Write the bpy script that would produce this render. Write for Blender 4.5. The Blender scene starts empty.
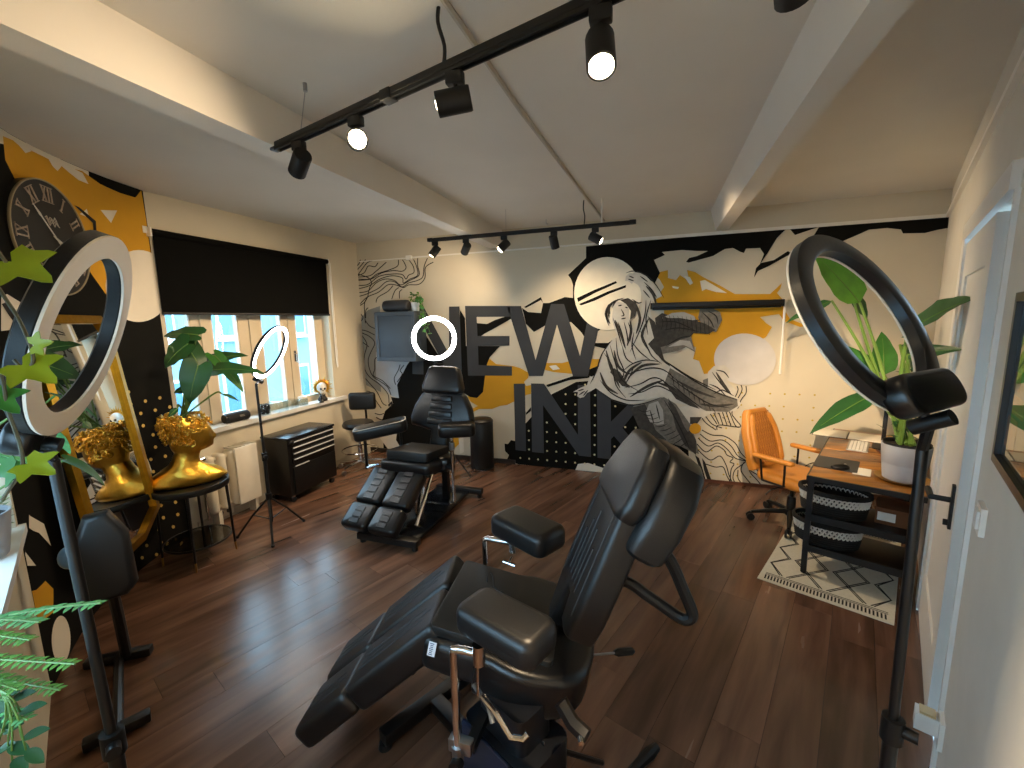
import bpy, bmesh, math, random
from mathutils import Vector, Matrix, geometry
random.seed(7)
V = Vector
PI = math.pi
S = bpy.context.scene
COL = S.collection
K = 1.16          # metres per plan unit: the room is laid out in plan units, linked in metres

# ------------------------------------------------------------------ camera
FPX = 425.53
_y, _p, _r = math.radians(-18.769), math.radians(8.4817), math.radians(-1.1404)
CAMZ = 1.6
_f = V((math.sin(_y)*math.cos(_p), math.cos(_y)*math.cos(_p), -math.sin(_p)))
_r0 = V((math.cos(_y), -math.sin(_y), 0)); _u0 = _r0.cross(_f)
_R = _r0*math.cos(_r) + _u0*math.sin(_r); _U = _u0*math.cos(_r) - _r0*math.sin(_r)
cam = bpy.data.cameras.new('camera'); camo = bpy.data.objects.new('camera', cam); COL.objects.link(camo)
cam.sensor_width = 36; cam.lens = 36*FPX/1024; cam.clip_start = .02; cam.clip_end = 200
camo.matrix_world = Matrix(((_R.x, _U.x, -_f.x, 0), (_R.y, _U.y, -_f.y, 0), (_R.z, _U.z, -_f.z, CAMZ*K), (0, 0, 0, 1)))
S.camera = camo

# ------------------------------------------------------------------ world, exposure
S.view_settings.view_transform = 'Standard'; S.view_settings.look = 'None'
S.view_settings.gamma = 1; S.view_settings.use_curve_mapping = False
S.view_settings.exposure = 1.76
wd = bpy.data.worlds.new('sky'); S.world = wd; wd.use_nodes = True
bg = wd.node_tree.nodes['Background']
bg.inputs[0].default_value = (.50, .77, 1.0, 1); bg.inputs[1].default_value = 3.6
SPOT_W = 1.35     # common factor for the track lamps
WARM = (1.0, .74, .46)

def portal(loc, sx, sz, rz):
    l = bpy.data.lights.new('daylight_portal', 'AREA'); l.shape = 'RECTANGLE'; l.size = sx*K; l.size_y = sz*K
    l.cycles.is_portal = True
    o = bpy.data.objects.new('daylight_portal', l); COL.objects.link(o)
    o.location = V(loc)*K; o.rotation_euler = (PI/2, 0, rz)
portal((-3.56, 2.95, 1.3), 1.7, 1.1, -PI/2 + PI)
portal((-1.42, .22, 1.3), 2.4, 1.0, math.atan2(-.44, .898) + PI)

# ------------------------------------------------------------------ materials
def lin(c):
    return tuple((x/12.92 if x <= .04045 else ((x+.055)/1.055)**2.4) for x in c)
def hx(s):
    return lin(tuple(int(s[i:i+2], 16)/255 for i in (0, 2, 4)))
MATS = {}
def mat(name, col, rough=.5, metal=0, var=.06, scale=6, bump=0, bscale=40, coat=0, spec=.5, emit=0, emitcol=None, trans=0):
    """procedural material: noise varies the colour a little, a second noise gives fine relief"""
    if name in MATS: return MATS[name]
    if isinstance(col, str): col = hx(col)
    m = bpy.data.materials.new(name); m.use_nodes = True
    nt = m.node_tree; b = nt.nodes['Principled BSDF']
    b.inputs['Roughness'].default_value = rough; b.inputs['Metallic'].default_value = metal
    b.inputs['Specular IOR Level'].default_value = spec
    b.inputs['Coat Weight'].default_value = coat
    b.inputs['Transmission Weight'].default_value = trans
    tc = nt.nodes.new('ShaderNodeTexCoord')
    if var > 0:
        n = nt.nodes.new('ShaderNodeTexNoise'); n.inputs['Scale'].default_value = scale; n.inputs['Detail'].default_value = 4
        r = nt.nodes.new('ShaderNodeValToRGB')
        r.color_ramp.elements[0].position = .3; r.color_ramp.elements[1].position = .7
        r.color_ramp.elements[0].color = tuple(max(0, c*(1-var)) for c in col)+(1,)
        r.color_ramp.elements[1].color = tuple(min(1, c*(1+var)) for c in col)+(1,)
        nt.links.new(tc.outputs['Object'], n.inputs['Vector']); nt.links.new(n.outputs['Fac'], r.inputs['Fac'])
        nt.links.new(r.outputs['Color'], b.inputs['Base Color'])
    else:
        b.inputs['Base Color'].default_value = tuple(col)+(1,)
    if bump > 0:
        n2 = nt.nodes.new('ShaderNodeTexNoise'); n2.inputs['Scale'].default_value = bscale; n2.inputs['Detail'].default_value = 3
        bp = nt.nodes.new('ShaderNodeBump'); bp.inputs['Strength'].default_value = bump; bp.inputs['Distance'].default_value = .01
        nt.links.new(tc.outputs['Object'], n2.inputs['Vector']); nt.links.new(n2.outputs['Fac'], bp.inputs['Height'])
        nt.links.new(bp.outputs['Normal'], b.inputs['Normal'])
    if emit > 0:
        b.inputs['Emission Color'].default_value = tuple(emitcol or col)+(1,); b.inputs['Emission Strength'].default_value = emit
    MATS[name] = m
    return m
def glass_mat(name, tint=(1, 1, 1), refl=.08):
    m = bpy.data.materials.new(name); m.use_nodes = True; nt = m.node_tree
    for n in list(nt.nodes): nt.nodes.remove(n)
    out = nt.nodes.new('ShaderNodeOutputMaterial'); mx = nt.nodes.new('ShaderNodeMixShader')
    t = nt.nodes.new('ShaderNodeBsdfTransparent'); t.inputs[0].default_value = tuple(tint)+(1,)
    g = nt.nodes.new('ShaderNodeBsdfGlossy'); g.inputs['Roughness'].default_value = .01
    fr = nt.nodes.new('ShaderNodeFresnel'); fr.inputs[0].default_value = 1.5
    ad = nt.nodes.new('ShaderNodeMath'); ad.operation = 'ADD'; ad.inputs[1].default_value = refl-.04; ad.use_clamp = True
    ge = nt.nodes.new('ShaderNodeNewGeometry'); iv = nt.nodes.new('ShaderNodeMath'); iv.operation = 'SUBTRACT'; iv.inputs[0].default_value = 1
    ml = nt.nodes.new('ShaderNodeMath'); ml.operation = 'MULTIPLY'      # reflect on the outer faces only, inner faces would reflect totally
    nt.links.new(ge.outputs['Backfacing'], iv.inputs[1])
    nt.links.new(fr.outputs[0], ad.inputs[0]); nt.links.new(ad.outputs[0], ml.inputs[0]); nt.links.new(iv.outputs[0], ml.inputs[1]); nt.links.new(ml.outputs[0], mx.inputs[0])
    nt.links.new(t.outputs[0], mx.inputs[1]); nt.links.new(g.outputs[0], mx.inputs[2]); nt.links.new(mx.outputs[0], out.inputs[0])
    return m
def wood_mat(name, c1, c2, rough, along='X', stretch=12, scale=2.2, rnd=.5):
    """plank: grain streaks stretched along one axis, tone shifted per object"""
    m = bpy.data.materials.new(name); m.use_nodes = True; nt = m.node_tree; b = nt.nodes['Principled BSDF']
    tc = nt.nodes.new('ShaderNodeTexCoord'); mp = nt.nodes.new('ShaderNodeMapping')
    sc = [stretch]*3; sc['XYZ'.index(along)] = 1.0
    mp.inputs['Scale'].default_value = sc
    oi = nt.nodes.new('ShaderNodeObjectInfo')
    ml = nt.nodes.new('ShaderNodeMath'); ml.operation = 'MULTIPLY'; ml.inputs[1].default_value = 37
    cb = nt.nodes.new('ShaderNodeCombineXYZ')
    nt.links.new(oi.outputs['Random'], ml.inputs[0])
    for i in range(3): nt.links.new(ml.outputs[0], cb.inputs[i])
    nt.links.new(cb.outputs[0], mp.inputs['Location'])
    n = nt.nodes.new('ShaderNodeTexNoise'); n.inputs['Scale'].default_value = scale; n.inputs['Detail'].default_value = 4; n.inputs['Distortion'].default_value = .35
    nt.links.new(tc.outputs['Object'], mp.inputs[0]); nt.links.new(mp.outputs[0], n.inputs['Vector'])
    r = nt.nodes.new('ShaderNodeValToRGB'); r.color_ramp.elements[0].position = .32; r.color_ramp.elements[1].position = .72
    r.color_ramp.elements[0].color = tuple(hx(c1))+(1,); r.color_ramp.elements[1].color = tuple(hx(c2))+(1,)
    nt.links.new(n.outputs['Fac'], r.inputs['Fac'])
    hs = nt.nodes.new('ShaderNodeHueSaturation')
    mr = nt.nodes.new('ShaderNodeMapRange'); mr.inputs[3].default_value = 1-rnd; mr.inputs[4].default_value = 1+rnd
    nt.links.new(oi.outputs['Random'], mr.inputs[0]); nt.links.new(mr.outputs[0], hs.inputs['Value'])
    nt.links.new(r.outputs['Color'], hs.inputs['Color']); nt.links.new(hs.outputs['Color'], b.inputs['Base Color'])
    rr = nt.nodes.new('ShaderNodeMapRange'); rr.inputs[3].default_value = rough-.06; rr.inputs[4].default_value = rough+.1
    nt.links.new(n.outputs['Fac'], rr.inputs[0]); nt.links.new(rr.outputs[0], b.inputs['Roughness'])
    bp = nt.nodes.new('ShaderNodeBump'); bp.inputs['Strength'].default_value = .06; bp.inputs['Distance'].default_value = .002
    nt.links.new(n.outputs['Fac'], bp.inputs['Height']); nt.links.new(bp.outputs['Normal'], b.inputs['Normal'])
    return m

M_wall = mat('plaster_cream', 'CBC1AB', .85, var=.03, scale=3, bump=.08, bscale=60)
M_ceil = mat('plaster_ceiling', 'D8D4CC', .9, var=.03, scale=2, bump=.06, bscale=50)
M_white = mat('white_paint', 'DDDCD8', .45, var=.02, bump=.02)
M_trim = mat('white_trim', 'E6E3DB', .4, var=.02)
M_black_paint = mat('mural_black', '0D0C09', .8, var=.12, scale=5, spec=.15)
M_yellow = mat('mural_ochre', 'C8920C', .75, var=.06, scale=4)
M_cream = mat('mural_cream', 'DED5C4', .8, var=.03)
M_letter = mat('mural_slate', '3E4043', .8, var=.05, spec=.2)
M_ink = mat('mural_ink', '1A1714', .8, var=.1)
M_grey_m = mat('mural_midgrey', '6E6A62', .8, var=.25, scale=30)
M_dgrey_m = mat('mural_darkgrey', '3A3732', .8, var=.3, scale=30)
M_lgrey_m = mat('mural_palegrey', 'A9A69E', .8, var=.1, scale=10)
M_plaq = mat('mural_wash', '8B8C88', .8, var=.05)
M_leather = mat('black_leather', '0F0F10', .40, var=.15, scale=9, bump=.08, bscale=220, spec=.5)
M_leather_sheen = mat('black_vinyl', '0D0E10', .3, var=.15, scale=9, bump=.05, bscale=200)
M_slab = mat('black_pad_matte', '131312', .5, var=.1, bump=.1, bscale=200)
M_blackmetal = mat('black_metal', '080809', .38, var=.1, bump=.03)
M_blackplastic = mat('black_plastic', '0A0A0B', .45, spec=.35, var=.1, bump=.05, bscale=120)
M_matblack = mat('matt_black', '080808', .6, var=.1)
M_chrome = mat('chrome', 'D8D8DA', .12, 1, var=.02)
M_steel = mat('brushed_steel', 'A9AAAD', .3, 1, var=.06, scale=20)
M_gold = mat('gold_paint', 'DDAE46', .32, 1, var=.18, scale=14, bump=.45, bscale=26)
M_goldframe = mat('gilt_frame', 'B98A25', .35, 1, var=.15, scale=20, bump=.2, bscale=60)
M_tan = mat('tan_leather', 'B4762C', .42, var=.1, scale=8, bump=.12, bscale=140)
M_floorbase = mat('underlay', '120A07', .9)
M_floor = wood_mat('walnut_plank', '513A2D', '7A5947', .22, 'X', 9, 1.3, .24)
M_desk = wood_mat('rustic_board', '5A3413', 'B57B33', .28, 'X', 7, 2.0, .05)
M_leaf = mat('leaf_green', '2F6A22', .48, var=.3, scale=7, spec=.5)
M_leafd = mat('leaf_dark', '1E4A22', .45, var=.3, scale=7)
M_leafb = mat('leaf_bright', '7C8A08', .5, var=.15, scale=10)
M_leafm = mat('leaf_mint', '5FA060', .5, var=.3, scale=25)
M_stem = mat('stem_green', '5B7A33', .5, var=.2)
M_vine = mat('stem_brown', '4A4630', .6, var=.2)
M_soil = mat('soil', '1C130D', .95, var=.4, scale=40, bump=.6, bscale=60)
M_pot = mat('grey_white_pot', 'A3A7AF', .55, var=.03, bump=.03)
M_glass = glass_mat('clear_glass', (.86, .92, .94), .16)
M_pane = glass_mat('window_glass', (.95, .99, 1), .09)
M_smoke = glass_mat('smoked_glass', (.25, .27, .26), .08)
M_frame = mat('window_frame_cream', 'C9BBA2', .5, var=.04)
M_diff = mat('frosted_diffuser', 'E2D8C8', .5, var=.02)
M_lit = mat('lit_diffuser', 'FFFFFF', .5, var=0, emit=9, emitcol=(1, .98, .94))
M_bulb = mat('lit_bulb', 'FFFFFF', .5, var=0, emit=60, emitcol=(1, .82, .52))
M_bulbdim = mat('lit_bulb_side', 'FFFFFF', .5, var=0, emit=5, emitcol=(1, .84, .58))
M_mirror = mat('mirror_silver', 'E8ECEC', .015, 1, var=0)
M_rope = mat('cotton_rope_white', 'C9C6BE', .9, var=.05)
M_ropeb = mat('cotton_rope_black', '111111', .9, var=.2)
M_rug = mat('rug_ivory', 'CFCBBB', .95, var=.06, scale=60, bump=.5, bscale=180)
M_rugink = mat('rug_black', '1D1C1A', .95, var=.1)
M_handle = mat('handle_painted_glint', 'E4E5E8', .35, .4, var=.02)  # bright reflection of the chrome handles put into a whiter, less metallic colour
M_slate = mat('cabinet_slate', '3B4652', .5, var=.05)

# ------------------------------------------------------------------ mesh helpers (plan units in, metres out)
class MB:
    def __init__(s): s.v = []; s.f = []
    def add(s, vs, fs, M=None):
        n = len(s.v)
        s.v += [(M @ V(p)) if M is not None else V(p) for p in vs]
        s.f += [tuple(i+n for i in f) for f in fs]
        return s
    def bm(s, bm, M=None):
        bm.verts.index_update()
        s.add([v.co.copy() for v in bm.verts], [[v.index for v in f.verts] for f in bm.faces], M); bm.free(); return s
    def box(s, c, d, M=None, r=0, seg=2):
        b = bmesh.new(); bmesh.ops.create_cube(b, size=1)
        for v in b.verts: v.co = V((v.co.x*d[0], v.co.y*d[1], v.co.z*d[2]))
        if r > 0: bmesh.ops.bevel(b, geom=b.edges[:], offset=min(r, min(d)*.49), segments=seg, profile=.5, affect='EDGES', clamp_overlap=True)
        for v in b.verts: v.co += V(c)
        return s.bm(b, M)
    def prism(s, out, z0, z1, M=None, r=0, seg=3):
        """closed 2D outline pulled from z0 to z1, rims rounded by r"""
        b = bmesh.new(); vs = [b.verts.new((p[0], p[1], z0)) for p in out]; f = b.faces.new(vs)
        e = bmesh.ops.extrude_face_region(b, geom=[f])
        for g in e['geom']:
            if isinstance(g, bmesh.types.BMVert): g.co.z = z1
        bmesh.ops.recalc_face_normals(b, faces=b.faces[:])
        if r > 0:
            caps = [f for f in b.faces if len(f.verts) == len(out) and len(out) != 4 or abs(f.normal.z) > .9]
            ed = list({e for f in caps for e in f.edges})
            bmesh.ops.bevel(b, geom=ed, offset=r, segments=seg, profile=.5, affect='EDGES', clamp_overlap=True)
        return s.bm(b, M)
    def tube(s, pts, r, n=8, M=None, closed=False, caps=True):
        pts = [V(p) for p in pts]; rs = r if isinstance(r, (list, tuple)) else [r]*len(pts)
        vs = []; fs = []; m = len(pts); prev = None
        for i, p in enumerate(pts):
            a = pts[(i-1) % m] if (closed or i > 0) else p
            c = pts[(i+1) % m] if (closed or i < m-1) else p
            t = (c-a).normalized() if (c-a).length > 1e-9 else V((0, 0, 1))
            if prev is None: x = t.orthogonal().normalized()
            else:
                x = prev - t*prev.dot(t)
                x = x.normalized() if x.length > 1e-6 else t.orthogonal().normalized()
            prev = x; y = t.cross(x)
            for k in range(n):
                an = 2*PI*k/n; vs.append(p + (x*math.cos(an)+y*math.sin(an))*rs[i])
        for i in range(m if closed else m-1):
            j = (i+1) % m
            for k in range(n): fs.append((i*n+k, i*n+(k+1) % n, j*n+(k+1) % n, j*n+k))
        if caps and not closed:
            fs.append(tuple(range(n))[::-1]); fs.append(tuple((m-1)*n+k for k in range(n)))
        return s.add(vs, fs, M)
    def cyl(s, p0, p1, r, r2=None, n=14, M=None):
        return s.tube([p0, p1], [r, r if r2 is None else r2], n, M)
    def lathe(s, prof, c=(0, 0, 0), n=24, M=None, sx=1, sy=1):
        vs = []; fs = []; m = len(prof)
        for (r, z) in prof:
            for k in range(n):
                a = 2*PI*k/n; vs.append((c[0]+r*math.cos(a)*sx, c[1]+r*math.sin(a)*sy, c[2]+z))
        for i in range(m-1):
            for k in range(n): fs.append((i*n+k, i*n+(k+1) % n, (i+1)*n+(k+1) % n, (i+1)*n+k))
        if prof[0][0] > 1e-5: fs.append(tuple(range(n))[::-1])
        if prof[-1][0] > 1e-5: fs.append(tuple((m-1)*n+k for k in range(n)))
        return s.add(vs, fs, M)
    def ball(s, c, r, M=None, u=14, v=9):
        if not isinstance(r, (tuple, list)): r = (r, r, r)
        pr = [(math.sin(PI*i/v), -math.cos(PI*i/v)) for i in range(v+1)]
        vs = []; fs = []
        for (a, z) in pr:
            for k in range(u):
                t = 2*PI*k/u; vs.append((c[0]+r[0]*a*math.cos(t), c[1]+r[1]*a*math.sin(t), c[2]+r[2]*z))
        for i in range(v):
            for k in range(u): fs.append((i*u+k, i*u+(k+1) % u, (i+1)*u+(k+1) % u, (i+1)*u+k))
        return s.add(vs, fs, M)
    def ring(s, c, R, w, h, M=None, n=56, f0=0.0):
        """flat ring (axis z): rectangular section, width w, depth h, slightly rounded"""
        sec = [(-w/2, -h*.35), (-w*.36, -h/2), (w*.36, -h/2), (w/2, -h*.35), (w/2, h*.35), (w*.36, h/2), (-w*.36, h/2), (-w/2, h*.35)]
        q = len(sec); vs = []; fs = []
        for i in range(n):
            a = 2*PI*i/n
            for (x, z) in sec: vs.append((c[0]+(R+x)*math.cos(a), c[1]+(R+x)*math.sin(a), c[2]+z))
        for i in range(n):
            j = (i+1) % n
            for k in range(q): fs.append((i*q+k, j*q+k, j*q+(k+1) % q, i*q+(k+1) % q))
        return s.add(vs, fs, M)

def finish(name, mb, m, parent=None, smooth=35, loc=None, rot=None):
    me = bpy.data.meshes.new(name)
    me.from_pydata([tuple(v*K) for v in mb.v], [], mb.f); me.update()
    b = bmesh.new(); b.from_mesh(me); bmesh.ops.remove_doubles(b, verts=b.verts[:], dist=1e-5)
    bmesh.ops.recalc_face_normals(b, faces=b.faces[:]); b.to_mesh(me); b.free()
    if smooth:
        me.shade_smooth(); me.set_sharp_from_angle(angle=math.radians(smooth))
    me.materials.append(m)
    o = bpy.data.objects.new(name, me); COL.objects.link(o)
    if parent: o.parent = parent
    if loc is not None: o.location = V(loc)*K
    if rot is not None: o.rotation_euler = rot
    return o
def tag(o, label, cat, group=None):
    o['label'] = label; o['category'] = cat
    if group: o['group'] = group
    return o
def thing(name, label, cat, loc=(0, 0, 0), rz=0, group=None):
    o = bpy.data.objects.new(name, None); COL.objects.link(o)
    o.location = V(loc)*K; o.rotation_euler = (0, 0, rz); o.empty_display_size = .1
    return tag(o, label, cat, group)
def struct(name, mb, m, parent=None, smooth=0):
    o = finish(name, mb, m, parent, smooth)
    if not parent: o['kind'] = 'structure'
    return o
def frame_from(p, xdir, up=(0, 0, 1)):
    """matrix: local x along xdir, local z near up"""
    x = V(xdir).normalized(); z = V(up); z = z - x*z.dot(x)
    z = z.normalized() if z.length > 1e-5 else x.orthogonal().normalized()
    y = z.cross(x)
    return Matrix(((x.x, y.x, z.x, p[0]), (x.y, y.y, z.y, p[1]), (x.z, y.z, z.z, p[2]), (0, 0, 0, 1)))
def T(x, y, z): return Matrix.Translation((x, y, z))
def RX(a): return Matrix.Rotation(a, 4, 'X')
def RY(a): return Matrix.Rotation(a, 4, 'Y')
def RZ(a): return Matrix.Rotation(a, 4, 'Z')
def ray(px, py): return _f + _R*((px-512)/FPX) - _U*((py-384)/FPX)
def on_plane(px, py, p0, n):
    d = ray(px, py); p0 = V(p0); n = V(n); c = V((0, 0, CAMZ))
    return c + d*((p0-c).dot(n)/d.dot(n))
def smoothline(pts, k=4, closed=False):
    pts = [V(p) for p in pts]; m = len(pts); out = []
    for i in range(m if closed else m-1):
        p0 = pts[(i-1) % m] if closed or i > 0 else pts[i]
        p1 = pts[i]; p2 = pts[(i+1) % m]
        p3 = pts[(i+2) % m] if closed or i+2 < m else p2
        for j in range(k):
            t = j/k
            out.append(.5*((2*p1)+(p2-p0)*t+(2*p0-5*p1+4*p2-p3)*t*t+(3*p1-p0-3*p2+p3)*t**3))
    if not closed: out.append(pts[-1])
    return out
def rounded(w, h, r, n=5, cx=0, cy=0):
    o = []
    for (sx, sy, a0) in ((1, 1, 0), (-1, 1, PI/2), (-1, -1, PI), (1, -1, 1.5*PI)):
        for i in range(n+1):
            a = a0+PI/2*i/n
            o.append((cx+sx*(w/2-r)+r*math.cos(a), cy+sy*(h/2-r)+r*math.sin(a)))
    return o

# ================================================================== ROOM
YB = 4.37; ZC = 2.54; TH = .16
CURVE = smoothline([(-3.4, 2.14, 0), (-3.27, 1.78, 0), (-2.99, 1.33, 0), (-2.53, .93, 0)], 4)
FE = V((.898, -.44, 0)); FN = V((.44, .898, 0)); FP = V((-2.53, .93, 0)); FL = 2.93
RA = V((.3963, .9181, 0)); RN = V((-.9181, .3963, 0)); RP = V((2.13, 4.37, 0))
def FW(t, z, off=0): return FP + FE*t + FN*off + V((0, 0, z))
def RW(s, z, off=0): return RP + RA*s + RN*off + V((0, 0, z))
def LW(y, z, off=0): return V((-3.4+off, y, z))
ROOM = [V((-3.4, YB, 0))] + CURVE + [FW(FL, 0), RP.copy()]

def slab(mb, fn, s0, s1, z0, z1, o0, o1):
    """box in a wall's own coordinates"""
    vs = [fn(s, z, o) for o in (o0, o1) for z in (z0, z1) for s in (s0, s1)]
    mb.add(vs, [(0, 1, 3, 2), (4, 6, 7, 5), (0, 4, 5, 1), (2, 3, 7, 6), (0, 2, 6, 4), (1, 5, 7, 3)]); return mb

# ceiling
def BW(x, z, off=0): return V((x, YB-off, z))
cb = MB()
cb.prism([(p.x, p.y) for p in ROOM], ZC, ZC+.12)
ceiling = struct('ceiling', cb, M_ceil)
def beam(name, prof, y0, y1):
    mb = MB(); n = len(prof)
    vs = [(x, y0, z) for x, z in prof]+[(x, y1, z) for x, z in prof]
    mb.add(vs, [tuple(range(n)), tuple(range(n, 2*n))]+[(i, (i+1) % n, n+(i+1) % n, n+i) for i in range(n)])
    return struct(name, mb, M_ceil)
beam('trim_1', [(-1.72, 2.56), (-1.70, 2.36), (-1.575, 2.36), (-1.56, 2.56)], .47, YB+.02)
beam('trim_2', [(.425, 2.56), (.478, 2.365), (.582, 2.365), (.71, 2.56)], .9, YB+.02)
mb = MB(); mb.tube([(-.635, .0, ZC-.004), (-.61, 1.99, ZC-.004), (-.51, YB, ZC-.004)], .011, 6)
struct('trim_3', mb, mat('ceiling_batten', 'B4ADA1', .8))

# back wall
mb = MB(); slab(mb, BW, -3.4-TH, 2.13+.3, -.02, ZC+.02, -TH, 0)
wall_back = struct('wall_back', mb, M_wall)
mb = MB(); slab(mb, BW, -3.36, -2.72, 2.322, 2.332, 0, .014); slab(mb, BW, -2.64, -.6, 2.322, 2.336, 0, .018); slab(mb, BW, -.6, 2.14, 2.326, 2.352, 0, .022)
mb.box((-2.68, YB-.02, 2.325), (.07, .04, .05), r=.006)
rail = struct('trim_4', mb, M_trim)
# right wall with door recess
D0, D1, DT = -2.70, -1.82, 1.92; G0 = -2.95
mb = MB()
slab(mb, RW, -5.2, G0, -.02, ZC+.02, -TH, 0); slab(mb, RW, D1, .2, -.02, ZC+.02, -TH, 0); slab(mb, RW, G0, D1, DT+.02, ZC+.02, -TH, 0)
wall_right = struct('wall_right', mb, mat('plaster_white', 'D2CEC4', .8, var=.03, bump=.06, bscale=50))
mb = MB(); slab(mb, RW, -5.1, 0, 2.326, 2.352, 0, .02)
struct('trim_5', mb, M_trim)
mb = MB(); slab(mb, RW, D1-.02, D1+.1, 0, DT+.1, 0, .022); slab(mb, RW, G0, D1+.1, DT+.02, DT+.1, 0, .022)
slab(mb, RW, G0-.02, G0, 0, DT+.02, -.1, .012)
struct('trim_6', mb, M_white)
mb = MB(); slab(mb, RW, G0, D0, -.02, DT+.02, -TH, -.07)
struct('trim_7', mb, mat('door_jamb_grey', '8C8980', .6))
door = MB()
slab(door, RW, D0, D1, .01, DT, -.045, .004)
for (a, b, c, d) in ((D0, D0+.12, .01, DT), (D1-.12, D1, .01, DT), (D0+.12, D1-.12, DT-.16, DT), (D0+.12, D1-.12, .01, .26)):
    slab(door, RW, a, b, c, d, 0, .013)
door_1 = struct('door_1', door, M_white)
hd = MB(); slab(hd, RW, D0+.05, D0+.08, .79, .96, .013, .022)
hd.tube([RW(D0+.067, .9, .02), RW(D0+.067, .9, .075), RW(D0+.17, .9, .08)], .011, 8)
struct('door_handle', hd, M_matblack, door_1, 35)
kh = MB(); kh.tube([RW(D0+.067, .81, .02), RW(D0+.067, .81, .035)], .012, 8); struct('lock_rosette', kh, M_blackmetal, door_1, 35)
sm = MB(); slab(sm, RW, D0-.06, D0-.02, .76, 1.0, -.068, -.064); struct('strike_plate', sm, mat('strike_brass', '8E8468', .5, .3), door_1)

# window wall (left): opening with four sashes
WY0, WY1, WZ0, WZ1 = 2.17, 3.82, .76, 2.24
mb = MB()
slab(mb, LW, 2.14, YB, -.02, WZ0, -.3, 0); slab(mb, LW, 2.14, YB, WZ1, ZC+.02, -.3, 0)
slab(mb, LW, 2.06, WY0, WZ0, WZ1, -.3, 0); slab(mb, LW, WY1, YB, WZ0, WZ1, -.3, 0)
wall_left = struct('wall_left', mb, M_wall)
def sash_window(name, fn, spans, z0, z1, off, fd=.06, handle=True):
    w = MB(); s0 = spans[0][0]; s1 = spans[-1][1]
    edges = [spans[0][0]-.12]+[v for sp in spans for v in sp]+[spans[-1][1]+.1]
    for i in range(0, len(edges), 2): slab(w, fn, edges[i], edges[i+1], z0, z1, off-fd, off)
    for (a, b) in spans:
        slab(w, fn, a, b, z0, z0+.07, off-fd, off); slab(w, fn, a, b, z1-.07, z1, off-fd, off)
    for i in range(2, len(edges)-2, 2):   # meeting strip between sashes
        c = (edges[i]+edges[i+1])/2; slab(w, fn, c-.012, c+.012, z0, z1, off, off+.012)
    o = struct(name, w, M_frame)
    for (a, b) in spans:
        g = MB(); slab(g, fn, a, b, z0+.07, z1-.07, off-.036, off-.03); struct('pane', g, M_pane, o)
        bd = MB()
        for (p, q) in ((a, a+.012), (b-.012, b)): slab(bd, fn, p, q, z0+.07, z1-.07, off-.028, off-.004)
        struct('glazing_bead', bd, M_trim, o)
    if handle:
        for i in (2, len(edges)-4):
            c = (edges[i]+edges[i+1])/2
            h = MB(); slab(h, fn, c+.03, c+.05, z0+.45, z0+.56, off, off+.014); h.tube([fn(c+.04, z0+.53, off+.014), fn(c+.04, z0+.53, off+.035), fn(c+.04, z0+.44, off+.035)], .007, 6)
            struct('window_handle', h, M_chrome, o, 35)
    return o
win1 = sash_window('window_1', LW, [(2.19, 2.41), (2.58, 2.82), (3.05, 3.28), (3.45, 3.72)], WZ0+.02, WZ1, -.1)
mb = MB(); slab(mb, LW, WY0-.03, WY1+.14, WZ0-.012, WZ0+.026, -.1, .05); mb2 = mb
sill = struct('window_sill', mb, M_white, win1)

# curved mural wall
def curved(z0, z1, o0, o1, name, m):
    mb = MB(); n = len(CURVE); vs = []
    for i, p in enumerate(CURVE):
        t = (CURVE[min(i+1, n-1)]-CURVE[max(i-1, 0)]).normalized(); nn = V((-t.y, t.x, 0))
        for o in (o0, o1):
            for z in (z0, z1): vs.append(p+nn*o+V((0, 0, z)))
    fs = []
    for i in range(n-1):
        a = i*4; b = a+4
        fs += [(a, b, b+1, a+1), (a+2, a+3, b+3, b+2), (a+1, b+1, b+3, a+3), (a, a+2, b+2, b)]
    fs += [(0, 1, 3, 2), (4*n-4, 4*n-2, 4*n-1, 4*n-3)]
    mb.add(vs, fs); return struct(name, mb, m, None, 40)
wall_corner = curved(-.02, ZC+.02, -.2, 0, 'wall_corner', M_black_paint)

# front wall with the sill the plants stand on
FT0, FT1, FZ0, FZ1 = .05, 2.55, .79, 1.72  # window out of view, its head lowered to cut the daylight
mb = MB()
slab(mb, FW, 0, FL+.1, -.02, FZ0-.03, -.3, 0); slab(mb, FW, 0, FL+.1, FZ1, ZC+.02, -.3, 0)
slab(mb, FW, -.08, FT0, FZ0-.03, FZ1, -.3, 0); slab(mb, FW, FT1, FL+.1, FZ0-.03, FZ1, -.3, 0)
wall_front = struct('wall_front', mb, M_wall)
win2 = sash_window('window_2', FW, [(.34, .84), (1.05, 1.55), (1.76, 2.26)], FZ0, FZ1, -.2, .06, False)
mb = MB(); slab(mb, FW, .02, FT1+.08, FZ0-.03, FZ0+.005, -.2, .025)
struct('window_sill', mb, M_white, win2)

# skirting on the plain part of the back wall, on the right wall
mb = MB(); slab(mb, BW, -3.4, -1.46, 0, .05, 0, .018); struct('baseboard_back', mb, mat('skirting_dark', '2A211B', .5))
mb = MB(); slab(mb, BW, .36, 2.12, 0, .03, 0, .014); struct('baseboard_back_brown', mb, mat('skirting_brown', '5A3421', .5))
mb = MB(); slab(mb, LW, 2.2, YB, 0, .07, 0, .014); struct('baseboard_left', mb, mat('skirting_cream', 'B9AE9A', .6))

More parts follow.
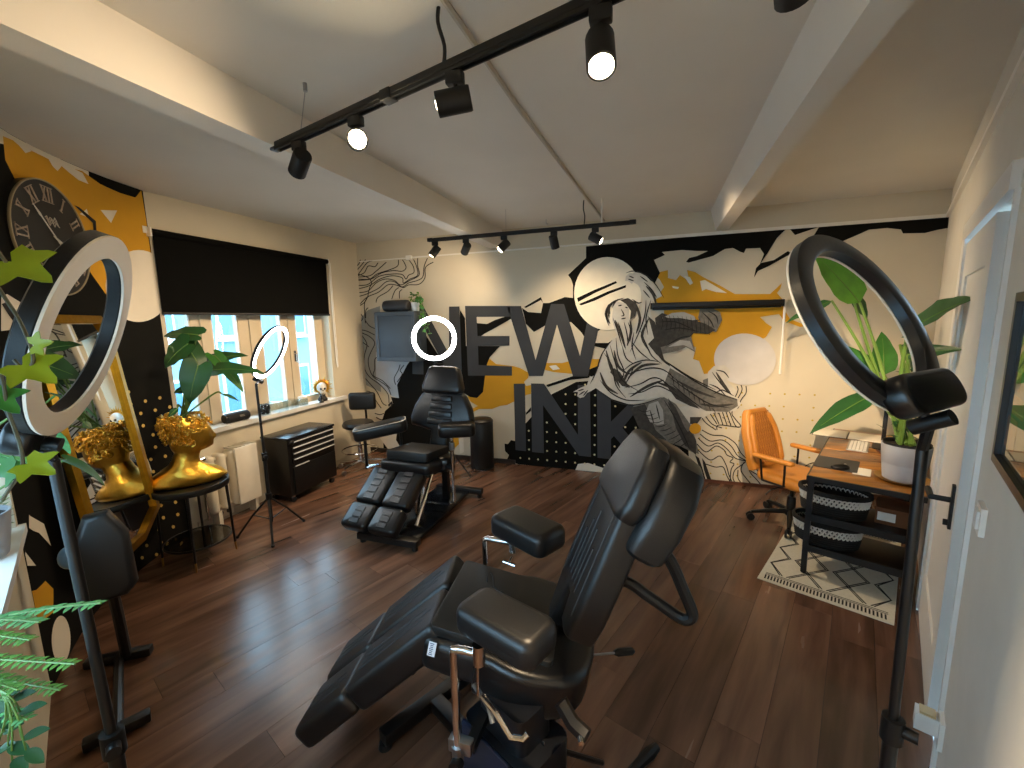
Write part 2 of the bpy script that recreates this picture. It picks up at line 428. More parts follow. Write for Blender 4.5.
# floor: underlay and separate planks
mb = MB(); mb.prism([(p.x, p.y) for p in ROOM], -.06, -.012)
floor = struct('floor', mb, M_floorbase)
def clip(poly, a, b):
    out = []; e = b-a
    side = lambda p: e.x*(p.y-a.y)-e.y*(p.x-a.x)
    for i in range(len(poly)):
        p, q = poly[i], poly[(i+1) % len(poly)]; sp, sq = side(p), side(q)
        if sp >= 0: out.append(p)
        if sp*sq < 0: out.append(p.lerp(q, sp/(sp-sq)))
    return out
PA = math.radians(69.5); pu = V((math.cos(PA), math.sin(PA), 0)); pv = V((-math.sin(PA), math.cos(PA), 0))
PWD, PLN = .172, 1.12
rr = random.Random(11)
for i in range(-34, 34):
    sh = rr.random()*PLN
    for j in range(-4, 7):
        c = pv*(i*PWD) + pu*(j*PLN+sh)
        q = [c+pu*a+pv*b for a, b in ((.0007, .0007), (PLN-.0007, .0007), (PLN-.0007, PWD-.0007), (.0007, PWD-.0007))]
        for k in range(len(ROOM)):
            q = clip(q, ROOM[k], ROOM[(k+1) % len(ROOM)])
            if len(q) < 3: break
        if len(q) < 3: continue
        loc = [((p-c).dot(pu), (p-c).dot(pv)) for p in q]
        ar = abs(sum(loc[m][0]*loc[(m+1) % len(loc)][1]-loc[(m+1) % len(loc)][0]*loc[m][1] for m in range(len(loc))))/2
        if ar < .004: continue
        mb = MB(); mb.prism(loc, -.012, rr.uniform(-.0002, 0))
        finish('plank', mb, M_floor, floor, 0, c, (0, 0, PA))

# ================================================================== MURAL ON THE BACK WALL
def W(px, py, l=1): return on_plane(px, py, (0, YB-.0012*l, 0), (0, 1, 0))
def flat(name, polys, m, parent, fn):
    mb = MB()
    for k, pts in enumerate(polys):
        P = [fn(*p)-V((0, .00008*k, 0)) for p in pts]     # overlapping coats lie on one another
        # plane coordinates for the triangulation
        o = P[0]; x = max(((q-o) for q in P), key=lambda d: d.length).normalized()
        nz = V((0, 0, 1)); y = nz - x*x.dot(nz)
        if y.length < .05: y = x.orthogonal()
        y = y.normalized()
        tri = geometry.tessellate_polygon([[V(((q-o).dot(x), (q-o).dot(y), 0)) for q in P]])
        mb.add(P, [tuple(t) for t in tri])
    return finish(name, mb, m, parent, 0)
def ell(cx, cy, rx, ry, n=40, rot=0):
    return [(cx+rx*math.cos(2*PI*i/n)*math.cos(rot)-ry*math.sin(2*PI*i/n)*math.sin(rot), cy+rx*math.cos(2*PI*i/n)*math.sin(rot)+ry*math.sin(2*PI*i/n)*math.cos(rot)) for i in range(n)]
def Wl(l): return lambda a, b: W(a, b, l)
def ribbons(name, lines, w, m, parent, fn, k=5, taper=False):
    """painted lines: narrow flat strips following a smooth curve; fn maps the drawing onto the wall, w is the stroke width"""
    mb = MB()
    for ln in lines:
        P = smoothline([(x, y, 0) for x, y in ln], k); n = len(P); vs = []
        for i, p in enumerate(P):
            t = P[min(i+1, n-1)]-P[max(i-1, 0)]; t = t.normalized() if t.length else V((1, 0, 0))
            ww = w/2*(1-.8*abs(2*i/(n-1)-1)**2 if taper else 1); q = V((-t.y, t.x, 0))*ww
            vs += [fn(p.x+q.x, p.y+q.y), fn(p.x-q.x, p.y-q.y)]
        mb.add(vs, [(2*i, 2*i+1, 2*i+3, 2*i+2) for i in range(n-1)])
    return finish(name, mb, m, parent, 0)
WB = wall_back
# washes and ochre
flat('painted_wash', [[(357, 330), (361, 318), (368, 310), (380, 306), (381, 392), (372, 388), (364, 384)]], M_plaq, WB, Wl(1))
flat('painted_wash', [[(376, 352), (408, 352), (408, 366), (397, 385), (399, 398), (392, 396), (384, 388), (376, 380)]], mat('mural_paleblue', 'A9ADB2', .8), WB, Wl(2))
flat('painted_ochre', [
    [(490, 359), (496, 364), (513, 366), (520, 368), (529, 373), (528, 378), (524, 382), (526, 386), (531, 385), (531, 394), (526, 395), (522, 400), (513, 402), (507, 405), (500, 406), (492, 409), (479, 409), (473, 412), (471, 409), (478, 406), (471, 402), (468, 398), (470, 375), (480, 362)],
    [(545, 363), (562, 363), (570, 361), (580, 363), (592, 359), (600, 359), (598, 367), (588, 370), (573, 374), (553, 372), (545, 370)],
    [(655, 300), (664, 287), (660, 280), (656, 276), (660, 272), (668, 270), (668, 278), (676, 280), (680, 275), (686, 279), (690, 284), (687, 270), (695, 272), (703, 277), (719, 285), (735, 294), (770, 294), (782, 283), (780, 289), (777, 293), (783, 300), (784, 309), (790, 319), (808, 326), (800, 327), (784, 321), (779, 314), (760, 317), (766, 323), (772, 327), (766, 337), (740, 352), (712, 373), (704, 374), (699, 361), (693, 359), (696, 347), (664, 342), (664, 310)],
    [(452, 432), (458, 430), (459, 444), (455, 448), (452, 446)]], M_yellow, WB, Wl(2.6))
flat('painted_scuff', [[(684, 276), (690, 277), (693, 283), (690, 285)], [(700, 281), (705, 280), (722, 290), (727, 293), (716, 292), (706, 289), (702, 291)], [(672, 286), (679, 287), (678, 289), (673, 288)],
    [(549, 366), (556, 365), (560, 369), (553, 370)]], M_cream, WB, Wl(3))
# black
flat('painted_black', [
    [(586, 246.5), (600, 245), (720, 233.8), (950, 213.5), (949, 216), (948, 228), (937, 230), (925, 233), (903, 233.5), (901, 229.5), (887, 228), (869, 229.7), (855, 236), (836, 244), (820, 247), (811, 240), (819, 227), (807, 231), (795, 235), (789, 228), (786, 229), (777, 238), (769, 251), (761, 263), (774, 260), (788, 251), (792, 254), (787, 256), (769, 266), (758, 271), (754, 277.5), (756, 268), (760, 264), (764, 254), (760, 248), (746, 248.6), (744, 253), (740, 251.7), (733, 248), (725, 249), (713, 256), (689, 262.6), (686, 262), (689, 258), (697, 256), (708, 251), (696, 251), (682, 250), (662, 252), (665, 255), (654, 260), (660, 273), (655, 283), (640, 275), (620, 300), (600, 330), (598, 331), (594, 343), (608, 343), (616, 338), (610, 350), (590, 345), (581, 332), (571, 322), (546, 325), (534, 332), (526, 324), (524, 315), (522, 308), (528, 312), (541, 313), (543, 303), (549, 303), (565, 297), (573, 298), (573, 285), (571, 279), (568, 275), (586, 258)],
    [(524, 307), (541, 297), (543, 303), (541, 300), (526, 308)],
    [(476, 323), (487, 324), (495, 320), (510, 315), (516, 316), (495, 328), (484, 334), (476, 340)],
    [(460, 310), (465, 318), (466, 346), (500, 346), (490, 357), (487, 364), (485, 376), (483, 392), (477, 398), (470, 397), (462, 392), (448, 400), (448, 440), (440, 455), (384, 455), (382, 421), (385, 411), (393, 404), (391, 397), (399, 398), (397, 385), (407, 365), (418, 350), (424, 332), (449, 372), (459, 376)],
    [(546, 385), (573, 376), (600, 365), (600, 373), (588, 378), (570, 380), (548, 387)],
    [(526, 413), (531, 407), (531, 411), (526, 415)],
    [(515, 441), (515, 430), (526, 423), (552, 394), (565, 387.6), (576, 382), (588, 381), (600, 381), (620, 400), (660, 420), (688, 440), (690, 482.5), (661, 479.5), (607, 473), (570, 469.5), (518, 464.2), (513, 462), (510, 459), (508, 462), (506, 461.5), (509, 455), (505, 451), (504.5, 443.6), (508, 444), (511, 440)]], M_black_paint, WB, Wl(4))
flat('painted_moon', [ell(607.7, 293.6, 33.6, 36.6)], mat('mural_moon', 'E9E1CC', .8), WB, Wl(6))
flat('painted_moon', [ell(745, 359.3, 31, 25.8, rot=.06)], mat('mural_moon_white', 'C6C2BE', .8), WB, Wl(6))
flat('painted_streak', [[(577, 298), (594, 290), (604, 286), (616, 281), (617, 283), (605, 288.5), (596, 292.5), (578, 302)], [(579, 304), (592, 298.5), (609, 291), (626, 285), (626, 287.5), (610, 293.5), (594, 301), (581, 305.5)]], M_black_paint, WB, Wl(7))
flat('painted_scuff', [[(575, 471), (578, 464), (588, 463), (606, 469), (607, 472.8)]], M_cream, WB, Wl(5))
flat('painted_scuff', [[(380, 438), (386, 428), (391, 434), (398, 424), (396, 440), (402, 450), (390, 452)], [(459, 440), (463, 430), (464, 452), (460, 454)]], M_cream, WB, Wl(5))
# lettering NEW INK
LET = [
    [(412, 304), (422.5, 304.5), (449, 354), (449, 306.6), (459.5, 306.4), (462, 376), (450, 376), (423, 326), (423.5, 374.5), (412.5, 374)],
    [(465, 305.9), (510, 305.9), (510, 316.7), (476.7, 316.9), (477.5, 336), (509.5, 336), (509.5, 345.6), (478, 346), (478.5, 365), (512, 366.4), (512, 375.7), (468, 375.6)],
    [(507, 306), (521, 306), (535.6, 360), (551, 304), (564, 304), (580, 356), (590, 308), (603, 308), (588, 376.5), (573, 376.5), (557, 324.5), (543, 376), (529, 376)],
    [(513.7, 383.7), (525, 383.7), (526, 451.3), (515.5, 450)],
    [(531, 383.4), (544, 383.7), (578, 435), (577.7, 385), (590, 385.2), (591, 457), (579, 455.6), (543, 405), (544, 453.2), (532, 452)],
    [(597, 385.3), (610.5, 385.5), (611, 421.6), (628.7, 404), (641, 405), (622.5, 428), (652, 464), (636, 462), (614, 436), (611, 439), (611, 459.3), (597.5, 457.8)]]
for pg in LET: flat('lettering', [pg], M_letter, WB, Wl(5))
def inside(p, poly):
    c = False; n = len(poly)
    for i in range(n):
        a, b = poly[i], poly[(i+1) % n]
        if (a[1] > p[1]) != (b[1] > p[1]) and p[0] < (b[0]-a[0])*(p[1]-a[1])/(b[1]-a[1])+a[0]: c = not c
    return c
# gold and white dot grids
wallu = [(W(520.5, 457.3).x+i*.1025, W(520.5, 457.3).z-.005+j*.106) for i in range(-1, 18) for j in range(-1, 9)]
blk = [(515, 452), (527, 425), (552, 396), (566, 390), (588, 383), (640, 400), (690, 440), (690, 480), (520, 462)]
mb = MB()
for (x, z) in wallu:
    d = V((x, YB, z)) - V((0, 0, CAMZ)); dz = d.dot(_f); px = 512+FPX*d.dot(_R)/dz; py = 384-FPX*d.dot(_U)/dz
    if inside((px, py), blk) and not any(inside((px+dx, py), L) for L in LET for dx in (-1.6, 1.6)):
        mb.add([(x+.0105*math.cos(k*PI/4), YB-.0072, z+.0105*math.sin(k*PI/4)) for k in range(8)], [tuple(range(8))])
o = finish('painted_dots', mb, mat('mural_dot', 'D8CC9A', .7), WB, 0)
mb = MB(); z0 = W(751, 393).z; x0 = W(751, 393).x
for i in range(9):
    for j in range(8):
        if (i+j*2) % 5 == 4 or (j == 0 and i < 0): continue
        mb.add([(x0-.42+i*.115+.009*math.cos(k*PI/4), YB-.0024, z0-j*.115+.009*math.sin(k*PI/4)) for k in range(8)], [tuple(range(8))])
finish('painted_dots', mb, mat('mural_dot_gold', 'B39A3E', .7), WB, 0)
flat('painted_dot', [ell(695.2, 428.6, 5.8, 5.4, 20)], M_yellow, WB, Wl(14))
# contour lines, right
RL = [[(685, 417), (697, 410), (706, 400), (712, 408)], [(700, 415), (706, 423), (716, 430)], [(704, 414), (712, 424), (722, 428)], [(709, 412), (717, 424)], [(713, 411), (719, 424)], [(718, 410), (723, 425)], [(721, 408), (727, 425)], [(724, 406), (731, 426)], [(727, 405), (735, 425), (740, 427)],
    [(717, 430), (719, 425), (740, 427), (736, 420), (732, 414), (734, 407), (738, 408), (741, 400), (746, 393), (746, 386)],
    [(730, 408), (738, 398), (742, 390), (741, 385)], [(728, 404), (735, 397), (738, 390), (737, 386)],
    [(702, 430), (712, 435), (724, 436), (735, 443), (741, 453), (748, 460), (754, 465)],
    [(700, 434), (710, 441), (722, 440), (731, 446), (738, 456), (748, 462), (750, 470), (760, 476)],
    [(698, 438), (708, 446), (718, 443), (727, 449), (735, 458), (745, 461), (743, 464), (735, 470), (733, 478), (736, 484)],
    [(697, 444), (706, 452), (716, 446), (724, 450), (727, 455), (733, 458), (730, 462), (734, 464), (731, 470), (730, 484)],
    [(698, 450), (710, 460), (720, 456), (726, 465), (729, 475), (733, 484)],
    [(703, 463), (715, 467), (723, 467), (727, 476), (731, 483)], [(744, 462), (741, 470), (746, 478), (752, 485)], [(748, 462), (750, 472), (757, 480), (762, 486)], [(754, 464), (760, 474), (774, 484), (788, 489)], [(738, 470), (738, 478), (742, 484)],
    [(800, 470), (812, 463), (828, 464)], [(803, 478), (815, 470), (830, 471)]]
ribbons('contour_line', RL, 1.0, M_ink, WB, Wl(3))
# contour lines, left (page of the zoomed drawing, 7.68 px to one)
def z1(p): return [(350+x/7.68, 240+y/7.68) for x, y in p]
def z2(p): return [(350+x/7.68, 330+y/7.68) for x, y in p]
LL = [z1(p) for p in [
    [(48, 205), (70, 180), (80, 152)], [(52, 232), (90, 190), (120, 150)], [(60, 270), (110, 200), (140, 170), (190, 155)], [(60, 275), (110, 250), (140, 200), (190, 205), (215, 175)], [(60, 285), (150, 275), (200, 240), (240, 205), (280, 170)],
    [(60, 300), (150, 300), (210, 260), (300, 230), (365, 200), (372, 152)], [(65, 310), (160, 300), (240, 255), (330, 235), (400, 240), (430, 215), (420, 180), (402, 152)], [(65, 350), (140, 340), (220, 280), (320, 262), (400, 265), (430, 300), (450, 270), (490, 250), (485, 200), (450, 150)],
    [(65, 375), (150, 350), (230, 300), (320, 275), (400, 290), (410, 330), (460, 300), (520, 270), (510, 200), (488, 150)], [(65, 405), (140, 390), (200, 330), (270, 300), (340, 310), (390, 345), (460, 310), (530, 270), (520, 200), (520, 140)],
    [(65, 435), (140, 410), (220, 370), (280, 320), (340, 320), (400, 360), (450, 330), (520, 310), (560, 280), (570, 200), (595, 140)], [(70, 500), (130, 440), (220, 400), (290, 345), (350, 345), (410, 365), (450, 345), (530, 340), (575, 290), (580, 210), (640, 170)],
    [(75, 505), (110, 480), (135, 440)], [(200, 480), (215, 440), (290, 395), (330, 350)], [(320, 455), (345, 390), (375, 365)], [(380, 450), (380, 400), (400, 380)],
    [(135, 440), (150, 370), (165, 330), (140, 290), (60, 262)], [(118, 640), (110, 500), (130, 445)], [(118, 620), (150, 660), (190, 680)], [(70, 640), (100, 600), (85, 570)], [(85, 690), (130, 700), (190, 730)], [(120, 600), (122, 540), (140, 520)]]]
LL += [z2(p) for p in [
    [(85, 20), (150, 50), (190, 100), (160, 170), (140, 230), (150, 300), (180, 360), (240, 400), (290, 440), (315, 500)], [(90, 40), (130, 110), (110, 200), (110, 290), (150, 360), (230, 420), (290, 490), (300, 560)], [(90, 90), (120, 110), (145, 130)],
    [(205, 210), (190, 230), (190, 300), (180, 350), (250, 390), (310, 450)], [(115, 370), (160, 420), (210, 480), (250, 560), (280, 580)], [(120, 470), (160, 480), (210, 560), (240, 600)], [(350, 420), (340, 370), (370, 310), (385, 265)], [(362, 400), (400, 340), (385, 310), (415, 270)],
    [(190, 640), (230, 650), (260, 640)], [(200, 670), (240, 690), (262, 680)]]]
ribbons('contour_line', LL, .85, M_ink, WB, Wl(3))
flat('painted_black', [z2([(290, 575), (320, 545), (330, 575), (312, 600), (316, 568), (300, 590)])], M_ink, WB, Wl(5))
# ink bars by the chair back
flat('painted_streak', [[(695, 455), (699, 458), (703, 470), (706, 481), (702, 481), (700, 470)], [(702, 458), (705, 462), (712, 482), (708, 482), (704, 470)]], M_ink, WB, Wl(3))

# robed bearded man, engraving style
F_white = [[(634, 272), (640, 273), (646, 276), (653, 283), (658, 289), (662, 296), (652, 301), (651, 314), (655, 330), (660, 348), (664, 360), (676, 368), (690, 378), (715, 390), (738, 398), (741, 404), (735, 411), (712, 413), (700, 411), (688, 405), (675, 403), (664, 397), (652, 398), (640, 403), (628, 404), (612, 399), (600, 391), (593, 386), (590, 383), (593, 378), (599, 366), (604, 352), (612, 340), (620, 332), (633, 329), (640, 316), (643, 300), (640, 288), (634, 279), (629, 281)],
    [(626, 276), (630, 273), (636, 274), (637, 280), (641, 284), (638, 285), (633, 282), (632, 284), (628, 281), (625, 281)],
    [(590, 376), (596, 380), (596, 388), (591, 391), (587, 393), (584, 397), (580, 398), (577, 396), (578, 392), (573, 392), (580, 388), (587, 385)],
    [(708, 372), (714, 366), (724, 365), (730, 370), (730, 377), (726, 380), (737, 391), (734, 399), (724, 401), (714, 396), (707, 385)],
    [(613, 306), (618, 302), (625, 303), (629, 309), (629, 318), (632, 324), (634, 332), (630, 342), (626, 351), (620, 342), (615, 330), (612, 320)],
    [(688, 405), (700, 410), (712, 413), (703, 418), (696, 418), (690, 424), (684, 418), (676, 408)]]
flat('painted_figure', F_white, mat('mural_paper', 'C9C4B8', .8, var=.08, scale=14), WB, Wl(8))
F_mid = [[(670, 368), (690, 379), (715, 391), (737, 399), (738, 406), (728, 412), (706, 411), (690, 403), (674, 392), (664, 384)],
    [(640, 404), (664, 397), (676, 404), (690, 424), (696, 440), (699, 454), (692, 452), (680, 446), (660, 440), (645, 425), (633, 406)],
    [(700, 309), (712, 308), (720, 312), (722, 320), (716, 332), (706, 330), (698, 318)],
    [(654, 330), (690, 333), (695, 352), (686, 347), (678, 351), (662, 354)],
    [(703, 380), (708, 378), (708, 387), (703, 387)]]
flat('painted_figure', F_mid, M_grey_m, WB, Wl(9))
F_dark = [[(655, 318), (662, 313), (672, 316), (688, 318), (706, 324), (716, 330), (708, 334), (694, 333), (690, 337), (680, 340), (668, 345), (658, 348)],
    [(648, 316), (655, 322), (660, 345), (665, 362), (656, 354), (648, 344), (654, 338)],
    [(645, 404), (650, 414), (656, 432), (670, 445), (660, 444), (640, 430), (630, 408)], [(668, 398), (676, 408), (686, 430), (694, 450), (685, 446), (676, 428), (672, 412)],
    [(690, 430), (696, 440), (696, 455), (688, 448), (684, 436)], [(690, 417), (702, 417), (697, 424), (690, 424)],
    [(620, 300), (628, 298), (635, 302), (638, 308), (635, 316), (630, 320), (631, 311), (626, 304)],
    [(662, 380), (676, 390), (692, 402), (700, 409), (690, 406), (676, 399)], [(610, 372), (614, 368), (620, 372), (630, 388), (622, 386)]]
flat('painted_figure', F_dark, M_dgrey_m, WB, Wl(10))
F_light = [[(662, 318), (672, 313), (684, 312), (694, 316), (697, 321), (680, 318)], [(649, 404), (658, 401), (663, 410), (664, 424), (657, 425), (648, 421), (646, 412)], [(668, 347), (680, 340), (690, 341), (694, 350), (684, 345)]]
flat('painted_figure', F_light, M_lgrey_m, WB, Wl(11))
INK = [[(604, 353), (612, 366), (616, 385), (626, 398)], [(610, 345), (615, 362), (622, 380), (640, 392)], [(616, 338), (618, 356), (624, 372), (618, 384)], [(600, 380), (610, 392), (626, 400), (645, 400)], [(622, 372), (632, 364), (646, 360), (660, 362)], [(620, 378), (634, 372), (650, 368), (664, 370), (676, 380)], [(624, 388), (640, 384), (652, 378), (662, 380), (676, 392)],
    [(628, 394), (642, 392), (656, 386), (668, 390), (684, 400)], [(634, 366), (630, 376), (624, 386)], [(664, 360), (680, 372), (700, 384), (720, 394), (738, 400)], [(668, 376), (690, 392), (710, 404), (730, 408)], [(672, 384), (688, 398), (702, 408)], [(640, 330), (646, 344), (652, 356), (662, 364)], [(646, 300), (645, 314), (640, 330), (630, 352)], [(651, 300), (646, 318), (648, 335)],
    [(634, 332), (632, 346), (636, 360)], [(644, 282), (652, 290), (657, 298)], [(643, 290), (650, 298)], [(640, 276), (648, 282)], [(632, 342), (640, 352), (650, 360)], [(622, 345), (626, 358), (634, 364)],
    [(613, 318), (618, 332), (622, 346)], [(618, 322), (622, 334), (626, 350)], [(624, 322), (627, 334), (628, 346)], [(628, 322), (631, 332), (630, 342)],
    [(608, 306), (606, 316), (609, 326)], [(612, 302), (607, 310), (607, 320)], [(618, 299), (610, 306), (610, 314)], [(624, 298), (616, 301), (612, 308)], [(632, 299), (638, 303), (642, 302)], [(618, 306), (622, 305)], [(625, 307), (628, 308)], [(621, 309), (624, 315), (621, 316)], [(621, 319), (626, 318)],
    [(712, 372), (718, 380), (728, 392), (734, 396)], [(716, 370), (724, 372), (729, 378)], [(709, 384), (718, 388), (726, 396)], [(714, 394), (722, 390), (730, 394)],
    [(660, 322), (676, 322), (694, 330)], [(664, 330), (680, 328), (700, 332)], [(702, 312), (710, 320), (714, 328)], [(708, 311), (716, 316), (718, 324)], [(666, 346), (680, 338), (692, 336)], [(650, 410), (654, 424)], [(656, 404), (660, 420)], [(664, 400), (674, 416), (684, 436), (690, 450)],
    [(578, 391), (584, 389)], [(579, 395), (585, 391)], [(583, 396), (588, 390)], [(629, 276), (634, 278)], [(628, 279), (634, 281)],
    [(626, 273), (634, 271), (646, 275), (656, 285), (664, 298)], [(612, 340), (602, 354), (596, 372), (590, 384)], [(598, 391), (614, 401), (630, 405), (645, 403), (662, 397)], [(664, 360), (690, 377), (716, 390)]]
ribbons('engraved_line', INK, 1.3, M_ink, WB, Wl(12), 4, True)
FOLD = [[(606, 350), (611, 368), (620, 388)], [(642, 362), (629, 371), (622, 386)], [(660, 364), (642, 366), (628, 378)], [(664, 380), (648, 386), (630, 397)], [(649, 318), (642, 336), (650, 352)], [(690, 399), (672, 388), (656, 382)], [(654, 340), (660, 356), (670, 366)], [(634, 300), (640, 318), (636, 334)],
    [(600, 372), (606, 386), (618, 394)], [(614, 350), (618, 366), (628, 374)], [(646, 286), (653, 294), (656, 304)], [(700, 404), (716, 406), (734, 404)], [(676, 380), (694, 390), (716, 398)], [(644, 410), (652, 428), (666, 440)], [(668, 402), (678, 420), (690, 436)], [(660, 316), (680, 322), (700, 320)], [(666, 340), (682, 332), (700, 333)], [(716, 372), (722, 382), (731, 394)],
    [(609, 304), (606, 314), (610, 324)], [(616, 300), (609, 307), (609, 318)], [(627, 299), (634, 306), (632, 316)], [(615, 320), (621, 334), (625, 348)], [(630, 320), (631, 332), (627, 346)]]
ribbons('engraved_shadow', FOLD, 2.8, M_dgrey_m, WB, Wl(11.5), 4, True)
HAT = [[(670+5.2*i, 373+4.4*i), (673+5.2*i, 379+4.0*i), (674+5.2*i, 386+3.6*i)] for i in range(12)] + [[(638+4.4*i, 409+4.4*i), (644+4.4*i, 412+3.6*i), (651+4.2*i, 410+3.4*i)] for i in range(10)] + [[(660+4.4*i, 314+.4*i), (663+4.2*i, 322+1.0*i), (661+4.4*i, 330+.4*i)] for i in range(12)]
ribbons('engraved_line', HAT, .8, M_ink, WB, Wl(13), 3, True)

# ================================================================== MURAL ON THE CURVED WALL
def CW(px, py, off):
    """where the sight line of a drawing point meets the curved wall"""
    best = None; c = V((0, 0, CAMZ)); d = ray(px, py)
    n = len(CURVE)
    for i in range(n-1):
        a, b = CURVE[i], CURVE[i+1]; t = (b-a); L = t.length; t = t/L; nn = V((-t.y, t.x, 0))
        k = (a-c).dot(nn)/d.dot(nn); p = c+d*k; s = (p-a).dot(t)/L
        cl = max(0 if i > 0 else -9, min(1 if i < n-2 else 9, s)); e = abs(s-cl)
        if k > 0 and (best is None or e < best[0]): best = (e, i+cl, p.z)
    return best[1], best[2]
def curve_at(u, z, off):
    n = len(CURVE); u = max(0, min(n-1-1e-6, u)); i = int(u); f = u-i
    def pn(j):
        t = (CURVE[min(j+1, n-1)]-CURVE[max(j-1, 0)]).normalized(); return CURVE[j]+V((-t.y, t.x, 0))*off
    return pn(i).lerp(pn(i+1), f)+V((0, 0, z))
def cflat(name, polys, m, l):
    mb = MB()
    for q, pts in enumerate(polys):
        P = [CW(x, y, 0) for x, y in pts]
        b = bmesh.new(); vs = [b.verts.new((u, z, 0)) for u, z in P]
        tri = geometry.tessellate_polygon([[v.co for v in vs]])
        for t in tri:
            try: b.faces.new([vs[i] for i in t])
            except ValueError: pass
        for k in range(0, len(CURVE)):
            g = b.verts[:]+b.edges[:]+b.faces[:]
            bmesh.ops.bisect_plane(b, geom=g, plane_co=(k+1e-4, 0, 0), plane_no=(1, 0, 0), clear_inner=(k == 0), clear_outer=(k == len(CURVE)-1))
        b.verts.index_update()
        mb.add([curve_at(v.co.x, min(v.co.y, ZC-.002), .0012*l+(.0002*q if len(polys) < 40 else 0)) for v in b.verts], [[v.index for v in f.verts] for f in b.faces]); b.free()
    return finish(name, mb, m, wall_corner, 0)
cflat('painted_ochre', [[(2.5, 136), (12.5, 140), (25, 151), (29, 149), (50, 159), (56, 169), (60, 165), (82, 171), (100, 184), (120, 193), (135, 197.5), (141, 190), (146, 220), (151, 256), (157, 292), (112, 303), (92, 275), (70, 240), (40, 205), (15, 180), (5, 160)],
    [(28, 592), (36, 590), (45, 581), (53, 589), (53, 612), (40, 622), (30, 606)]], M_yellow, 1)
cflat('painted_cream', [[(-6, 118), (30, 140), (88, 168), (89, 186), (50, 170), (12, 146), (-6, 142)]], M_cream, .5)
cflat('painted_scuff', [[(11, 137), (20, 141), (31, 151), (25, 153)], [(48, 159), (62, 165), (57, 171), (52, 166)], [(60, 165), (72, 168), (82, 173), (88, 184), (78, 180), (68, 172)], [(25, 142), (60, 158), (50, 160), (30, 150)],
    [(0, 297), (6, 294), (24, 305), (20, 329), (0, 331)], [(28, 515), (43, 524), (50, 546), (38, 533), (28, 528)], [(24, 552), (35, 566), (24, 566)], [(138, 459), (147, 459), (151, 470), (150, 484), (147, 500), (142, 490)]], M_cream, 2)
cflat('painted_moon', [ell(138, 286, 33, 36), ell(60, 640, 9.5, 24)], M_cream, 3)
cflat('painted_triangle', [[(100, 210), (116.5, 210.5), (110.5, 223)], [(79, 214), (86, 209), (89, 218)]], M_cream, 3)
cflat('painted_streak', [[(73, 205), (78, 207), (95, 221), (96, 236), (93, 236), (92, 223)], [(0, 304), (5, 302), (22, 327), (18, 330)]], M_ink, 4)
dots = []
for r in range(30):
    for c in range(8):
        px = 128+c*14.5-r*2.0+(3.5 if r % 2 else 0) + r*.9; py = 392+r*12.3-c*3.2
        if 60 < px < 168+ (py-390)*.1 and 390 < py < 640 and not (px < 128 and py < 500): dots.append(ell(px, py, 1.7, 1.8, 7))
cflat('painted_dots', dots, mat('mural_dot_gold2', 'C9A553', .6), 3)

# ================================================================== TATTOO CHAIRS
BASE = {}
def wthing(name, label, cat, loc, group=None):
    """a thing whose parts are given in room coordinates"""
    t = thing(name, label, cat, loc, 0, group); BASE[t.name] = V(loc); t['_b'] = 1; del t['_b']
    return t
def part(t, name, mb, m, parent=None, smooth=35, label=None):
    b = BASE[t.name]; mb.v = [v-b for v in mb.v]
    o = finish(name, mb, m, parent or t, smooth)
    if label: o['label'] = label
    return o
def seams(M, lines, r=.0022):
    mb = MB()
    for ln in lines: mb.tube([M @ V(p) for p in ln], r, 5)
    return mb
M_thread = mat('seam_thread', '35383B', .6, var=.1)

# --- the near chair
C1 = V((-.47, 1.30, 0))
ch = wthing('tattoo_chair', 'black leather tattoo chair in the foreground with two split leg rests stretched towards the window', 'chair', C1, 'tattoo chairs')
th = math.radians(7); tu = math.radians(11)
Ms = frame_from((-.705, 1.325, .60), (math.cos(th)*math.cos(tu), math.sin(th)*math.cos(tu), -math.sin(tu)))
part(ch, 'seat_slab', MB().prism(rounded(.42, .40, .018, 3, .20, 0), -.036, 0, Ms, .006, 2), M_slab, label='flat matt black board on the seat')
cush = part(ch, 'seat_cushion', MB().prism(rounded(.46, .45, .05, 5, .20, 0), -.16, -.037, Ms, .03, 3), M_leather)
hip = [(.16, -.2), (.22, -.245), (.33, -.265), (.46, -.235), (.53, -.15), (.55, 0), (.53, .15), (.46, .235), (.33, .265), (.22, .245), (.16, .2)]
part(ch, 'hip_pad', MB().prism(smoothline([(a, b, 0) for a, b in hip], 3, True), -.175, -.02, Ms, .05, 4), M_leather_sheen)
part(ch, 'seat_pan', MB().prism(rounded(.36, .34, .03, 3, .2, 0), -.20, -.158, Ms), M_blackmetal)
ph = math.radians(15); dn = math.radians(40)
Ml = frame_from((-.735, 1.345, .61), (-math.cos(ph)*math.cos(dn), -math.sin(ph)*math.cos(dn), -math.sin(dn)))
for sgn, nm in ((1, 'near'), (-1, 'far')):
    up = part(ch, 'leg_rest', MB().prism(rounded(.43, .225, .028, 4, .225, sgn*.118), -.105, 0, Ml, .022, 3), M_leather)
    lo = part(ch, 'foot_rest', MB().prism(rounded(.27, .225, .03, 4, .575, sgn*.118), -.095, -.004, Ml, .022, 3), M_leather)
    for (a, b, z, pp) in ((.05, .40, 0, up), (.475, .67, -.004, lo)):
        part(ch, 'stitching', seams(Ml, [[(a+.03*abs(k), sgn*.118+k*.03, z+.0005), (b, sgn*.118+k*.03, z+.0005)] for k in (-1, 0, 1)]), M_thread, pp)
    part(ch, 'leg_rest_bracket', MB().box((.2, sgn*.118, -.125), (.3, .05, .03), Ml), M_blackmetal)
al = math.radians(68.5); tb = math.radians(16)
